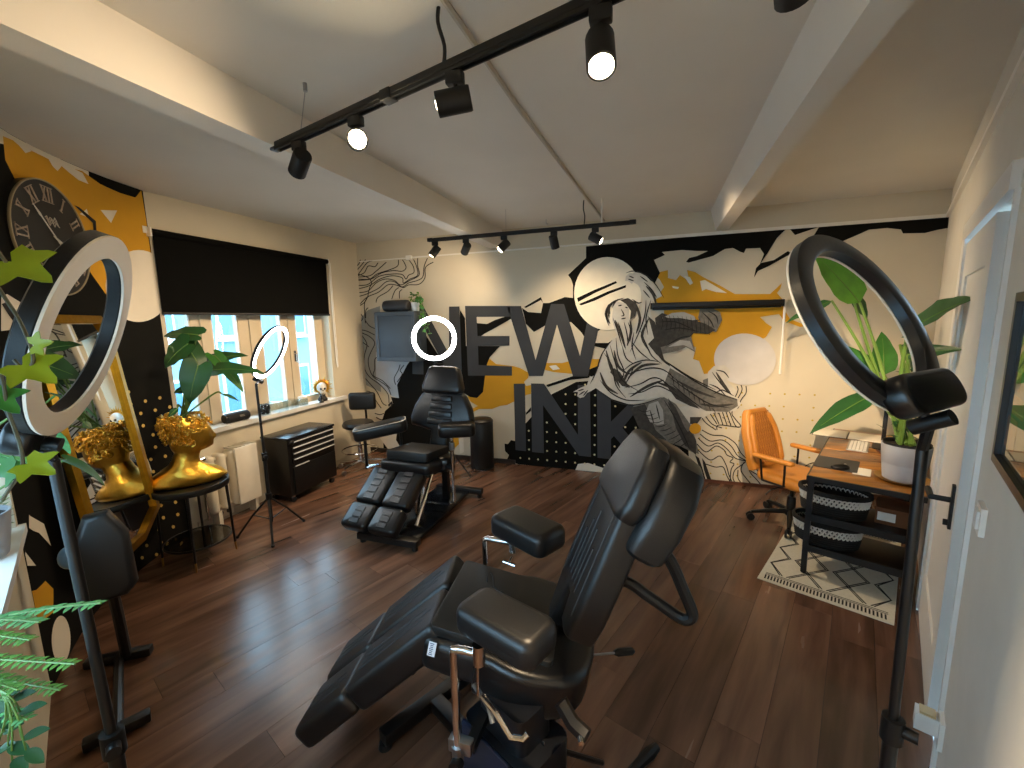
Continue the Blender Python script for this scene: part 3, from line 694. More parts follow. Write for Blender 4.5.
Mb = frame_from((-.285, 1.287, .632), (math.cos(al)*math.cos(tb), math.cos(al)*math.sin(tb), math.sin(al)), (-math.cos(tb), -math.sin(tb), .5))
bo = [(.0, -.13), (.02, -.18), (.10, -.20), (.25, -.20), (.38, -.19), (.435, -.185), (.45, -.16), (.45, .16), (.435, .185), (.38, .20), (.25, .21), (.10, .20), (.02, .18), (-.09, .15), (-.10, .07), (-.02, .022), (.08, .015), (.08, -.022), (0, -.05)]
bo = [(a, b*.86) for a, b in bo]
bk = part(ch, 'backrest', MB().prism(bo, -.095, 0, Mb, .018, 3), M_leather)
part(ch, 'stitching', seams(Mb, [[(.12, k*.036, .0006), (.28+.05*(2-abs(k)), k*.036, .0006)] for k in (-2, -1, 0, 1, 2)]+[[(.08, -.13, .0006), (.42, -.12, .0006)], [(.08, .13, .0006), (.42, .12, .0006)]], .0026), M_thread, bk)
sh = [(.35, -.16), (.37, -.19), (.46, -.20), (.57, -.18), (.65, -.13), (.67, -.08), (.67, .08), (.65, .13), (.57, .18), (.46, .19), (.37, .18), (.35, .15)]
Mt_ = Mb @ T(.36, 0, 0) @ RY(math.radians(8)) @ T(-.36, 0, 0)
part(ch, 'shoulder_pad', MB().prism(sh, -.17, -.045, Mt_, .035, 4), M_leather)
hr = [(.42, -.13), (.43, -.165), (.48, -.185), (.60, -.15), (.66, -.115), (.67, -.08), (.67, .08), (.66, .115), (.60, .15), (.48, .185), (.43, .165), (.42, .13)]
Mh = Mt_ @ T(0, -.015, 0) @ RX(math.radians(2))
part(ch, 'headrest', MB().prism([(a, b*.9) for a, b in hr], -.045, .024, Mh, .024, 4), M_leather)
part(ch, 'headrest_bracket', MB().box((.52, 0, -.05), (.2, .1, .03), Mt_), M_blackmetal)
part(ch, 'grab_bar', MB().tube(smoothline([(-.05, 1.22, .945), (.015, 1.22, .945), (.055, 1.23, .905), (.098, 1.25, .80), (.124, 1.25, .735), (.112, 1.25, .71), (.082, 1.26, .71), (.0, 1.27, .75), (-.06, 1.27, .785), (-.12, 1.27, .785)], 4), .0175, 10), M_blackplastic)
def armpad(t, c, size, az, m, z0):
    M = T(*c) @ RZ(az)
    return part(t, 'armrest', MB().prism(rounded(size[0], size[1], .04, 5), -size[2]/2, size[2]/2, M, .028, 4), m)
armpad(ch, (-.378, 1.01, .757), (.28, .15, .088), math.radians(-20), M_leather, 0)
armpad(ch, (-.475, 1.55, .758), (.30, .17, .095), math.radians(-28), M_leather, 0)
p = part(ch, 'armrest_post', MB().tube([(-.53, .985, .30), (-.53, .985, .655), (-.528, .985, .664), (-.515, .985, .669), (-.455, .985, .672)], .0125, 12), M_chrome)
part(ch, 'post_collar', MB().cyl((-.45, .985, .64), (-.45, .985, .70), .018, n=14).cyl((-.45, .975, .64), (-.45, .97, .55), .004, n=6), M_chrome, p)
part(ch, 'post_clamp', MB().box((-.52, .99, .345), (.075, .03, .045), r=.005).cyl((-.53, .985, .27), (-.53, .985, .345), .018), M_steel, p)
part(ch, 'clamp_knob', MB().cyl((-.525, .95, .30), (-.525, .975, .30), .02), M_blackplastic, p)
part(ch, 'post_bracket', MB().box((-.49, 1.06, .345), (.03, .15, .03)).box((-.49, 1.13, .395), (.03, .03, .12)), M_blackmetal)
p = part(ch, 'armrest_post', MB().tube([(-.685, 1.60, .30), (-.685, 1.60, .65), (-.683, 1.60, .66), (-.67, 1.60, .666), (-.56, 1.59, .668)], .0125, 12), M_chrome)
part(ch, 'post_collar', MB().cyl((-.55, 1.59, .63), (-.55, 1.59, .705), .018), M_chrome, p)
part(ch, 'clamp_handle', MB().cyl((-.55, 1.57, .615), (-.55, 1.53, .61), .005, n=8).cyl((-.575, 1.535, .612), (-.52, 1.525, .608), .006, n=8), M_chrome, p)
part(ch, 'post_bracket', MB().box((-.655, 1.53, .345), (.03, .16, .03)).box((-.64, 1.46, .395), (.03, .03, .12)), M_blackmetal)
# base
bx = V((.891, -.454, 0)); by = V((.454, .891, 0)); bc = V((-.40, 1.14, 0))
def Bp(a, b, z): return bc+bx*a+by*b+V((0, 0, z))
Mbase = frame_from(bc, bx)
part(ch, 'base_frame', MB().box((-.49, .02, .045), (.055, .50, .05), Mbase, .006).box((-.22, 0, .05), (.5, .055, .05), Mbase, .005).box((.28, 0, .045), (.055, .5, .05), Mbase, .006).box((.15, 0, .05), (.3, .055, .05), Mbase), M_blackmetal)
for a in (-.49, .28):
    for b in (-.22, .24): part(ch, 'rubber_foot', MB().cyl(Bp(a, b, 0), Bp(a, b, .022), .026, .022), M_matblack)
part(ch, 'lift_column', MB().prism(rounded(.30, .20, .03, 3), .07, .30, Mbase).prism(rounded(.20, .15, .03, 3), .30, .42, Mbase), mat('column_cover', '0F1116', .35, var=.1))
part(ch, 'column_cover', MB().box((-.03, -.107, .19), (.22, .012, .22), Mbase, .004), mat('blue_black_panel', '1A2236', .4))
part(ch, 'tilt_lever', MB().tube([(-.46, 1.02, .50), (-.41, 1.0, .48), (-.36, .985, .43), (-.325, .99, .43), (-.315, 1.0, .44)], .009, 8), M_chrome)
part(ch, 'tilt_lever', MB().tube([(-.50, 1.05, .50), (-.44, 1.02, .47), (-.42, 1.0, .44)], .008, 8), M_steel)
lv = part(ch, 'release_lever', MB().tube([(-.25, 1.36, .40), (-.10, 1.47, .365)], .004, 6), M_steel)
part(ch, 'lever_grip', MB().tube([(-.115, 1.46, .368), (-.105, 1.468, .366), (-.055, 1.505, .354), (-.045, 1.51, .352)], [.008, .014, .014, .006], 8), M_blackplastic, lv)
lv = part(ch, 'release_lever', MB().tube([(-.70, 1.19, .50), (-.735, 1.15, .46)], .004, 6), M_steel)
part(ch, 'lever_grip', MB().tube([(-.73, 1.155, .465), (-.745, 1.14, .44), (-.765, 1.12, .40)], [.008, .012, .006], 8), M_blackplastic, lv)
part(ch, 'tilt_bracket', MB().tube([(-.24, 1.1, .47), (-.20, 1.08, .43), (-.155, 1.06, .42)], .022, 6), M_blackmetal)
part(ch, 'bracket_bolt', MB().cyl((-.172, 1.046, .425), (-.166, 1.03, .425), .008), M_chrome)
rod = part(ch, 'pedal_rod', MB().tube([(-.30, 1.10, .30), (-.14, 1.33, .03)], .009, 8), M_blackmetal)
pd = part(ch, 'foot_pedal', MB().tube([(-.06, 1.30, .03), (.02, 1.41, .035), (.045, 1.445, .035)], [.012, .022, .014], 10).tube([(-.12, 1.20, .045), (-.05, 1.31, .03)], .01, 8), M_blackplastic)
st = MB(); Mst = frame_from((-.665, 1.096, .545), (.98, .12, -.18), (.1, -1, .25)); st.box((0, 0, .008), (.026, .045, .001), Mst)
stk = part(ch, 'sticker', st, mat('sticker_white', 'D9DCE2', .5, var=0), label='small white paper sticker')
st = MB()
for k in range(7): st.box((-.002, -.017+k*.0057, .0088), (.010+.004*(k % 3 == 0), .0026, .0004), Mst)
part(ch, 'sticker_print', st, mat('print_blue', '33456B', .6, var=0), stk)
part(ch, 'cable', MB().tube(smoothline([(-.60, 1.42, .585), (-.605, 1.43, .60), (-.60, 1.45, .61), (-.585, 1.44, .60), (-.575, 1.42, .585), (-.56, 1.40, .582), (-.53, 1.385, .575)], 4), .0035, 6).ball((-.53, 1.385, .578), .008), M_matblack)

# --- the far chair
C2 = V((-1.82, 2.95, 0))
c2 = wthing('tattoo_chair', 'black vinyl tattoo chair with square-tufted split leg rests near the back wall', 'chair', C2, 'tattoo chairs')
Ms = frame_from((-1.86, 2.82, .585), (.03, .985, -.10))
part(c2, 'seat_slab', MB().prism(rounded(.36, .38, .015, 3, .18, 0), -.075, 0, Ms, .008, 2), M_slab)
part(c2, 'seat_cushion', MB().prism(rounded(.44, .47, .05, 5, .18, .0), -.17, -.076, Ms, .03, 3), M_leather_sheen)
part(c2, 'hip_pad', MB().prism(smoothline([(.16, -.22, 0), (.26, -.27, 0), (.38, -.24, 0), (.45, -.12, 0), (.46, 0, 0), (.45, .12, 0), (.38, .24, 0), (.26, .27, 0), (.16, .22, 0)], 3, True), -.19, -.06, Ms, .04, 4), M_leather_sheen)
part(c2, 'seat_pan', MB().prism(rounded(.36, .3, .03, 3, .18, 0), -.215, -.168, Ms), M_blackmetal)
dn = math.radians(36)
Ml = frame_from((-1.92, 2.80, .455), (-.05, -math.cos(dn), -math.sin(dn)))
for sgn in (1, -1):
    up = part(c2, 'leg_rest', MB().prism(rounded(.32, .235, .03, 4, .165, sgn*.124), -.095, 0, Ml, .024, 3), M_leather_sheen)
    lo = part(c2, 'foot_rest', MB().prism(rounded(.20, .235, .035, 4, .435, sgn*.124), -.09, .004, Ml, .024, 3), M_leather_sheen)
    for k in range(5): part(c2, 'tuft', MB().box((.045+k*.058, sgn*.124, .0), (.048, .085, .010), Ml, .003, 1), M_leather_sheen, up)
    for k in range(3): part(c2, 'tuft', MB().box((.39+k*.048, sgn*.124, .004), (.040, .08, .010), Ml, .003, 1), M_leather_sheen, lo)
al = math.radians(76)
Mb = frame_from((-1.79, 3.20, .515), (.02, math.cos(al), math.sin(al)), (0, -1, .4))
half = [(0, .09), (.14, .085), (.165, .20), (.18, .29), (.25, .305), (.36, .275), (.46, .215), (.50, .17)]
bo = half + [(a, -b) for a, b in half[::-1]]
bk = part(c2, 'backrest', MB().prism(bo, -.10, 0, Mb, .03, 4), M_leather_sheen)
for k in range(4): part(c2, 'back_roll', MB().box((.225+k*.068, 0, .004), (.055, .24-.012*k, .022), Mb, .01, 3), M_leather_sheen, bk)
half = [(.47, .15), (.485, .19), (.53, .195), (.64, .165), (.70, .14), (.715, .11)]
part(c2, 'headrest', MB().prism(half + [(a, -b) for a, b in half[::-1]], -.06, .045, Mb, .03, 4), M_leather_sheen)
part(c2, 'headrest_bracket', MB().box((.50, 0, -.07), (.16, .12, .03), Mb), M_blackmetal)
M = T(-1.515, 3.04, .735) @ RZ(math.radians(24))
part(c2, 'armrest', MB().prism(rounded(.30, .17, .05, 5), -.055, .055, M, .03, 4), M_leather_sheen)
p = part(c2, 'armrest_post', MB().tube([(-1.535, 2.98, .14), (-1.535, 2.98, .68)], .015, 12), M_chrome)
part(c2, 'post_clamp', MB().cyl((-1.535, 2.98, .58), (-1.535, 2.98, .64), .022), M_steel, p)
part(c2, 'post_bracket', MB().box((-1.62, 2.99, .43), (.19, .03, .03)), M_blackmetal)
M = frame_from((-2.20, 2.98, .715), (.52, .30, .10))
ap = part(c2, 'armrest', MB().prism(rounded(.44, .20, .05, 5), -.06, .05, M, .03, 4), M_leather_sheen)
part(c2, 'highlight', MB().tube([M @ V((x, y, .04)) for x, y in rounded(.43, .19, .05, 5)], .004, 6, closed=True), M_lgrey_m, ap, label='light piping painted along the arm pad seam')  # highlight on the pad's top seam, put in as a pale grey tube
p = part(c2, 'armrest_post', MB().tube([(-2.33, 2.93, .36), (-2.33, 2.93, .66)], .014, 10), M_blackmetal)
part(c2, 'armrest_post', MB().tube([(-2.06, 3.06, .40), (-2.06, 3.06, .69)], .012, 10), M_blackmetal)
part(c2, 'post_bracket', MB().tube([(-2.33, 2.93, .375), (-2.06, 3.04, .42), (-1.99, 3.04, .43)], .015, 8), M_chrome)
part(c2, 'base_frame', MB().box((-1.80, 2.44, .055), (.50, .07, .05), r=.006), M_blackmetal)
part(c2, 'base_frame', MB().box((-1.70, 3.42, .055), (.46, .06, .05), r=.006), M_blackmetal)
part(c2, 'base_plate', MB().box((-1.76, 2.93, .045), (.34, .96, .03), r=.004), mat('black_lacquer', '16181C', .18, var=.05))
for (x, y) in ((-2.02, 2.44), (-1.58, 2.44), (-1.90, 3.42), (-1.50, 3.42)): part(c2, 'rubber_foot', MB().cyl((x, y, 0), (x, y, .032), .022), M_matblack)
part(c2, 'lift_arm', MB().tube([(-1.88, 2.66, .06), (-1.86, 2.95, .40)], .016, 10), M_chrome)
part(c2, 'lift_arm', MB().tube([(-1.70, 2.66, .06), (-1.70, 2.95, .40)], .016, 10), M_chrome)
part(c2, 'lift_column', MB().cyl((-1.79, 2.86, .06), (-1.79, 2.92, .26), .038).cyl((-1.79, 2.92, .26), (-1.79, 2.95, .41), .026), M_chrome)
part(c2, 'rear_post', MB().box((-1.72, 3.20, .23), (.05, .05, .36)), M_blackmetal)
part(c2, 'cross_tube', MB().tube([(-1.92, 2.99, .10), (-1.60, 2.99, .10), (-1.53, 3.0, .13)], .012, 8), M_chrome)

# --- spare armrest stand at the left edge, behind the foreground lamp pole
C3 = V((-2.26, 1.08, 0))
a3 = wthing('armrest_stand', 'armrest stand with a dark upright pad leaning behind the lamp pole at the left edge', 'armrest', C3)
M = frame_from((-2.225, 1.05, .635), (-.10, .02, 1), (.93, -.62, .25))
oct8 = [(-.19, -.05), (-.15, -.088), (.08, -.088), (.19, -.04), (.19, .04), (.08, .088), (-.15, .088), (-.19, .05)]
part(a3, 'arm_pad', MB().prism(oct8, -.045, .045, M, .028, 4), M_leather)
part(a3, 'pad_knob', MB().ball((-2.29, .97, .66), (.04, .04, .05)), mat('blue_grey_shell', '56748C', .35))
p = part(a3, 'post', MB().tube([(-2.38, 1.14, .04), (-2.33, 1.11, .30), (-2.25, 1.06, .56)], .022, 10), M_blackmetal)
part(a3, 'base_bar', MB().box((0, 0, .03), (.26, .045, .04), T(-2.42, 1.13, 0) @ RZ(math.radians(38)), .006), M_blackmetal)
part(a3, 'base_bar', MB().box((0, 0, .03), (.20, .045, .04), T(-1.975, .88, 0) @ RZ(math.radians(60)), .006), M_blackmetal)
part(a3, 'base_spine', MB().tube([(-2.42, 1.13, .035), (-1.975, .88, .035)], .018, 8), M_blackmetal)

# ================================================================== LIGHTS ON TRACKS
CAMP = V((0, 0, CAMZ))
def at(px, py, dep): return CAMP + ray(px, py)*dep
def spot(t, pos, d, power, ang=70):
    l = bpy.data.lights.new('lamp_light', 'SPOT'); l.energy = power*SPOT_W; l.color = WARM; l.spot_size = math.radians(ang); l.spot_blend = .9; l.shadow_soft_size = .03
    o = bpy.data.objects.new('lamp_light', l); COL.objects.link(o); o.parent = t
    o.location = (V(pos)-BASE[t.name])*K; o.rotation_euler = V(d).to_track_quat('-Z', 'Y').to_euler()
def head(top, d, label, power, bulb, ln=.105, r=.036, ang=75, zoff=.085):
    """track lamp: adapter on the track, stem, tube, bulb"""
    top = V(top); d = V(d).normalized()
    t = wthing('track_spotlight', label, 'spotlight', top, 'spotlights on the far track' if top.y > 3 else 'spotlights on the near track')
    part(t, 'adapter', MB().box(top+V((0, 0, -.022)), (.055, .03, .036), r=.004), M_matblack)
    piv = top+V((0, 0, -zoff))
    part(t, 'stem', MB().cyl(top+V((0, 0, -.035)), piv, .007), M_matblack)
    a = piv-d*ln*.45; b = piv+d*ln*.55; M = frame_from(a, d)
    tb = MB(); n = 20
    prof = [(0, 0), (r*.94, 0), (r, .006), (r, ln), (r*.86, ln), (r*.82, ln-.02), (0, ln-.022)]
    Mz = M @ RY(PI/2)
    tb.lathe(prof, (0, 0, 0), n, Mz)
    part(t, 'lamp_tube', tb, M_matblack)
    part(t, 'bulb', MB().lathe([(0, ln-.021), (r*.78, ln-.018), (r*.78, ln-.004), (r*.3, ln+.004), (0, ln+.005)], (0, 0, 0), 18, Mz), bulb)
    spot(t, b+d*.02, d, power, ang)
    return t
TA = V((-1.58, 1.55, 2.35)); TB = V((.44, 1.005, 2.35))
def TR(x): return TA.lerp(TB, (x-TA.x)/(TB.x-TA.x))
tr = wthing('ceiling_track', 'long black lamp track hung nearest to the camera', 'lamp track', TA)
tdir = (TB-TA).normalized()
Mt = frame_from(TA, tdir); LTR = (TB-TA).length
part(tr, 'track_rail', MB().box((LTR/2, 0, .017), (LTR, .034, .022), Mt, .003), M_matblack)
part(tr, 'rail_lip', MB().box((LTR/2, .012, .002), (LTR, .005, .012), Mt), M_matblack)
part(tr, 'rail_lip', MB().box((LTR/2, -.012, .002), (LTR, .005, .012), Mt), M_matblack)
part(tr, 'end_cap', MB().box((-.012, 0, .014), (.03, .036, .03), Mt, .003), mat('smoked_plastic', '3A3A3A', .3))
part(tr, 'joint', MB().box((.72, 0, .012), (.05, .042, .034), Mt, .003), M_matblack)
part(tr, 'power_cable', MB().tube(smoothline([TR(-.64)+V((0, 0, .03)), TR(-.64)+V((.004, 0, .08)), TR(-.65)+V((-.006, 0, .15)), TR(-.65)+V((0, 0, .2))], 4), .006, 8), M_matblack)
for x, cx in ((-1.40, -1.34), (.2, .2)):
    part(tr, 'suspension_wire', MB().tube([TR(x)+V((0, 0, .025)), V((cx, TR(x).y-.02, ZC-.02))], .0018, 5), M_steel)
    part(tr, 'ceiling_hook', MB().cyl(V((cx, TR(x).y-.02, ZC-.03)), V((cx, TR(x).y-.02, ZC)), .008), M_steel)
G1 = None
head(TR(-1.42), (-.80, .45, -.42), 'track spotlight at the far left end of the near track, aimed at the window side', 26, M_bulbdim)
p2 = TR(-1.06); head(p2, (CAMP-(p2+V((0, 0, -.085))))+V((0, .1, .12)), 'glaring lit track spotlight second from the left on the near track', 20, M_bulb)
head(TR(-.60), (-.93, -.30, -.16), 'track spotlight turned sideways, in the middle of the near track', 13, M_bulbdim)
p4 = TR(-.15); head(p4, (.10, -.42, -.82), 'lit track spotlight hanging steeply down right of the middle of the near track', 60, M_bulb, zoff=.10)
head(TR(.23), (1.10, 3.2, -1.62), 'track spotlight cut by the top edge, seen from behind', 165, M_bulbdim, ang=34)
t2 = wthing('ceiling_track', 'short black lamp track in front of the mural wall', 'lamp track', (-1.99, 3.6, 2.33))
part(t2, 'track_rail', MB().box((-1.09, 3.6, 2.345), (1.80, .034, .022), r=.003), M_matblack)
part(t2, 'rail_lip', MB().box((-1.09, 3.588, 2.331), (1.80, .005, .010)), M_matblack)
part(t2, 'rail_lip', MB().box((-1.09, 3.612, 2.331), (1.80, .005, .010)), M_matblack)
for x in (-1.985, -.2): part(t2, 'end_cap', MB().box((x, 3.6, 2.343), (.05, .038, .032), r=.004), M_matblack)
part(t2, 'power_cable', MB().tube(smoothline([(-.58, 3.6, 2.355), (-.575, 3.6, 2.42), (-.585, 3.59, 2.48), (-.58, 3.58, 2.54)], 4), .005, 6), M_matblack)
part(t2, 'suspension_bar', MB().cyl((-.44, 3.6, 2.35), (-.44, 3.6, ZC), .007), M_trim)
part(t2, 'suspension_wire', MB().tube([(-1.25, 3.6, 2.35), (-1.25, 3.6, ZC)], .0015, 5), M_steel)
head((-1.94, 3.6, 2.33), (-.55, -.25, -.75), 'track spotlight with lit mouth at the left end of the far track', 22, M_bulbdim, ang=115)
head((-1.63, 3.6, 2.33), (-.60, .62, -.50), 'second track spotlight from the left on the far track, mouth turned away', 9, M_bulbdim, ang=120)
head((-1.27, 3.6, 2.33), (-.62, -.35, -.66), 'middle track spotlight on the far track with a bright mouth', 22, M_bulb, ang=115)
head((-.83, 3.6, 2.33), (.10, .52, -.85), 'upright track spotlight, fourth from the left on the far track', 12, M_bulbdim, ang=120)
head((-.49, 3.6, 2.33), (.84, -.05, -.50), 'track spotlight turned right near the right end of the far track', 36, M_bulbdim, ang=100)
hk = wthing('ceiling_hook', 'small metal hook in the ceiling above the far track', 'hook', (-1.02, 4.1, ZC))
part(hk, 'hook', MB().tube([(-1.02, 4.1, ZC), (-1.02, 4.1, ZC-.03), (-1.012, 4.1, ZC-.045), (-1.0, 4.1, ZC-.04)], .004, 6), M_steel)

# ================================================================== RING LIGHTS
def ringlight(label, c, N, R, w, h, lit, foot, legs, pole_top, polr=.014, housing=None, spread=True, backmat=None):
    c = V(c); N = V(N).normalized(); foot = V(foot)
    t = wthing('ring_light', label, 'ring light', foot, 'ring lights on stands')
    Mr = frame_from(c, N) @ RY(PI/2)    # ring axis z = N
    body = MB().ring((0, 0, -h*.25), R, w, h, Mr)
    part(t, 'ring_housing', body, backmat or M_blackplastic)
    part(t, 'light_diffuser', MB().ring((0, 0, h*.25), R, w*.96, h*.22, Mr), M_lit if lit else M_diff)
    # lowest point of the ring
    e = V((0, 0, -1)); e = (e-N*e.dot(N)).normalized(); low = c+e*(R+w/2)
    yk = part(t, 'yoke', MB().tube([low-N*h*.4-e*.01, low+e*.03-N*h*.3, V(pole_top)], polr*.8, 8), M_blackplastic)
    part(t, 'tilt_knob', MB().cyl(low+e*.025-N*.05, low+e*.025+N*.02, .016), M_blackplastic, yk)
    if housing:
        part(t, 'control_box', MB().prism(rounded(housing[0], housing[1], min(housing[:2])*.45, 5), -housing[2]/2, housing[2]/2, frame_from(low-e*housing[3]-N*(h*.5+housing[2]*.3), N.cross(e), N), .012, 3), M_leather_sheen)
    pt = V(pole_top); mid = V((foot.x, foot.y, .62))
    part(t, 'pole', MB().cyl(pt, mid, polr*.8), M_blackmetal)
    part(t, 'lower_tube', MB().cyl(mid, (foot.x, foot.y, .10), polr*1.15), M_blackmetal)
    part(t, 'collar', MB().cyl(mid+V((0, 0, -.03)), mid+V((0, 0, .03)), polr*1.7), M_blackplastic)
    part(t, 'clamp_knob', MB().cyl(mid+V((0, 0, .005)), mid+V((.04, -.02, .005)), .014), M_blackplastic)
    for a in legs:
        d = V((math.cos(a), math.sin(a), 0)); L = .24 if spread else .13
        hub = V((foot.x, foot.y, .30)); tip = V((foot.x, foot.y, .012))+d*L
        lg = part(t, 'leg', MB().tube([hub, hub+d*L*.5+V((0, 0, -.13)), tip], .008, 6), M_blackmetal)
        part(t, 'brace', MB().tube([V((foot.x, foot.y, .12)), hub+d*L*.5+V((0, 0, -.13))], .005, 6), M_blackmetal, lg)
        part(t, 'rubber_tip', MB().ball(tip, .012), M_matblack, lg)
    part(t, 'leg_hub', MB().cyl((foot.x, foot.y, .28), (foot.x, foot.y, .33), .022), M_blackplastic)
    return t
def view_normal(px, py, dx, dy, k):
    """ring axis that leans dx (right), dy (up) across the view and k towards the camera"""
    tow = (-ray(px, py)).normalized(); s = math.sqrt(1-k*k); L = math.hypot(dx, dy)
    lat = (_R*dx+_U*dy)/L; lat = (lat-tow*lat.dot(tow)).normalized()
    return lat*s+tow*k
ringlight('large unlit ring light with white face at the left edge among the ivy', (-1.171, .578, 1.590), (.652, .680, -.336), .196, .05, .032, False, (-1.205, .525, 0), (1.2, 2.6, 5.9), (-1.225, .52, 1.32), .0135, (.13, .075, .05, -.01), False)
ringlight('large black ring light seen from behind at the right edge near the door', (.436, 1.161, 1.585), (-.629, .599, -.496), .198, .046, .028, False, (.56, 1.12, 0), (1.9, 3.4, 4.4), (.55, 1.12, 1.31), .013, (.25, .085, .05, .035), False, mat('satin_black', '1C1D1E', .3, var=.1))
ringlight('lit ring light tilted sideways on a tripod in front of the window', (-2.744, 2.451, 1.40), (.849, .321, -.42), .199, .028, .024, True, (-2.78, 2.335, 0), (-.35+PI/2, 3.75, 5.55), (-2.79, 2.34, 1.17), .011, None, True)
ringlight('lit round lamp glowing behind the headrest of the far chair', (-2.08, 3.76, 1.44), (.45, -.86, .05), .198, .042, .035, True, (-2.03, 3.84, 0), (.1, 2.2, 4.3), (-2.03, 3.83, 1.18), .011, None, True)

# ================================================================== WINDOW SIDE
bl = wthing('roller_blind', 'black roller blind pulled halfway down the left window', 'blind', (-3.38, 2.98, 1.7))
fab = MB(); n = 14
vs = []; 
for i in range(n+1):
    y = 2.145+i*(3.815-2.145)/n; o = .022+.004*math.sin(i*1.3)
    vs += [(-3.4+.03, y, 2.25), (-3.4+o, y, 1.70), (-3.4+o-.004, y, 1.70), (-3.4+.026, y, 2.25)]
fs = []
for i in range(n):
    a = i*4; fs += [(a, a+4, a+5, a+1), (a+1, a+5, a+6, a+2), (a+2, a+6, a+7, a+3), (a+3, a+7, a+4, a)]
fs += [(0, 1, 2, 3), (4*n, 4*n+3, 4*n+2, 4*n+1)]
M_blindf = mat('blind_fabric', '0B0B0A', .95, var=.1, spec=.1)
part(bl, 'blind_fabric', MB().add(vs, fs), M_blindf, smooth=0)
part(bl, 'blind_roll', MB().cyl((-3.365, 2.135, 2.262), (-3.365, 3.825, 2.262), .024), M_blindf)
part(bl, 'bottom_bar', MB().box((-3.378, 2.98, 1.70), (.014, 1.672, .02), r=.003), M_matblack)
part(bl, 'bracket', MB().box((-3.375, 2.125, 2.262), (.05, .012, .06)), M_trim)
part(bl, 'bracket', MB().box((-3.375, 3.836, 2.262), (.05, .012, .06)), M_trim)
part(bl, 'pull_chain', MB().tube(smoothline([(-3.36, 3.85, 2.25), (-3.365, 3.852, 1.8), (-3.37, 3.86, 1.2), (-3.365, 3.872, 1.19), (-3.36, 3.865, 1.8), (-3.355, 3.86, 2.25)], 4), .004, 5), M_trim)
part(bl, 'end_block', MB().box((-3.392, 2.11, 2.275), (.02, .03, .045)), M_trim)

# tool chest on castors
tc = wthing('tool_chest', 'black metal tool chest on castors with four drawers under the window', 'tool chest', (-3.2, 3.08, 0))
X0, X1, Y0, Y1 = -3.36, -3.05, 2.80, 3.37
part(tc, 'cabinet_body', MB().box(((X0+X1)/2, (Y0+Y1)/2, .33), (X1-X0-.01, Y1-Y0, .52), r=.006), M_blackmetal)
part(tc, 'lid', MB().box(((X0+X1)/2+.004, (Y0+Y1)/2, .60), (X1-X0+.012, Y1-Y0+.012, .022), r=.006), mat('lid_gloss', '15171C', .25))
for i in range(4):
    z = .553-i*.053
    dr = part(tc, 'drawer', MB().box((X1+.002, (Y0+Y1)/2+.01, z), (.016, Y1-Y0-.05, .046), r=.003), M_blackmetal)
    part(tc, 'drawer_handle', MB().box((X1+.016, (Y0+Y1)/2+.01, z+.013), (.014, Y1-Y0-.07, .009), r=.002), M_handle, dr)
dd = part(tc, 'cabinet_door', MB().box((X1+.002, (Y0+Y1)/2+.01, .21), (.016, Y1-Y0-.05, .25), r=.004), M_blackmetal)
part(tc, 'door_handle', MB().box((X1+.014, 2.93, .343), (.01, .16, .007)), M_handle, dd)
part(tc, 'side_handle', MB().tube(smoothline([(-3.28, Y1+.005, .50), (-3.28, Y1+.04, .50), (-3.2, Y1+.045, .50), (-3.12, Y1+.04, .50), (-3.12, Y1+.005, .50)], 3), .008, 8), M_chrome)
part(tc, 'corner_lock', MB().ball((X1+.012, Y0+.03, .565), (.016, .03, .026)), M_blackplastic)
for (x, y) in ((-3.10, 2.85), (-3.10, 3.34), (-3.31, 2.85), (-3.31, 3.34)):
    cs = part(tc, 'castor', MB().box((x, y, .062), (.03, .02, .03)).cyl((x, y, .05), (x, y, .075), .016), M_chrome)
    part(tc, 'wheel', MB().cyl((x-.012, y, .027), (x+.012, y, .027), .026, n=16), M_matblack, cs)

# radiator
rd = wthing('radiator', 'cream column radiator under the window sill between side table and tool chest', 'radiator', (-3.3, 2.45, 0))
M_rad = mat('radiator_enamel', 'CFC6B2', .4, var=.03)
for i in range(5):
    y = 2.27+i*.094
    part(rd, 'rib', MB().box((-3.31, y, .36), (.11, .066, .47), r=.028, seg=3), M_rad)
part(rd, 'header_pipe', MB().cyl((-3.31, 2.24, .16), (-3.31, 2.70, .16), .016), M_rad)
part(rd, 'header_pipe', MB().cyl((-3.31, 2.24, .555), (-3.31, 2.70, .555), .016), M_rad)
part(rd, 'front_panel', MB().box((-3.235, 2.545, .37), (.022, .20, .48), r=.006), mat('radiator_front', 'DAD2C2', .4))
for k in range(6): part(rd, 'grille_bar', MB().box((-3.30, 2.46+k*.036, .606), (.12, .014, .012)), M_rad)
part(rd, 'valve', MB().cyl((-3.28, 2.235, .59), (-3.28, 2.19, .59), .018).cyl((-3.28, 2.21, .59), (-3.28, 2.21, .10), .009), M_chrome)
for k in (0, 1): part(rd, 'foot', MB().box((-3.31, 2.30+.33*k, .065), (.08, .03, .13)), M_rad)
so = wthing('wall_socket', 'cream double socket low on the wall beside the side table', 'socket', (-3.38, 2.36, .05))
part(so, 'socket_plate', MB().box((-3.375, 2.40, .075), (.03, .16, .085), r=.006), M_rad)
for k in (0, 1): part(so, 'socket_hole', MB().cyl((-3.362, 2.365+k*.07, .075), (-3.358, 2.365+k*.07, .075), .022), mat('socket_dark', '3A362F', .6))

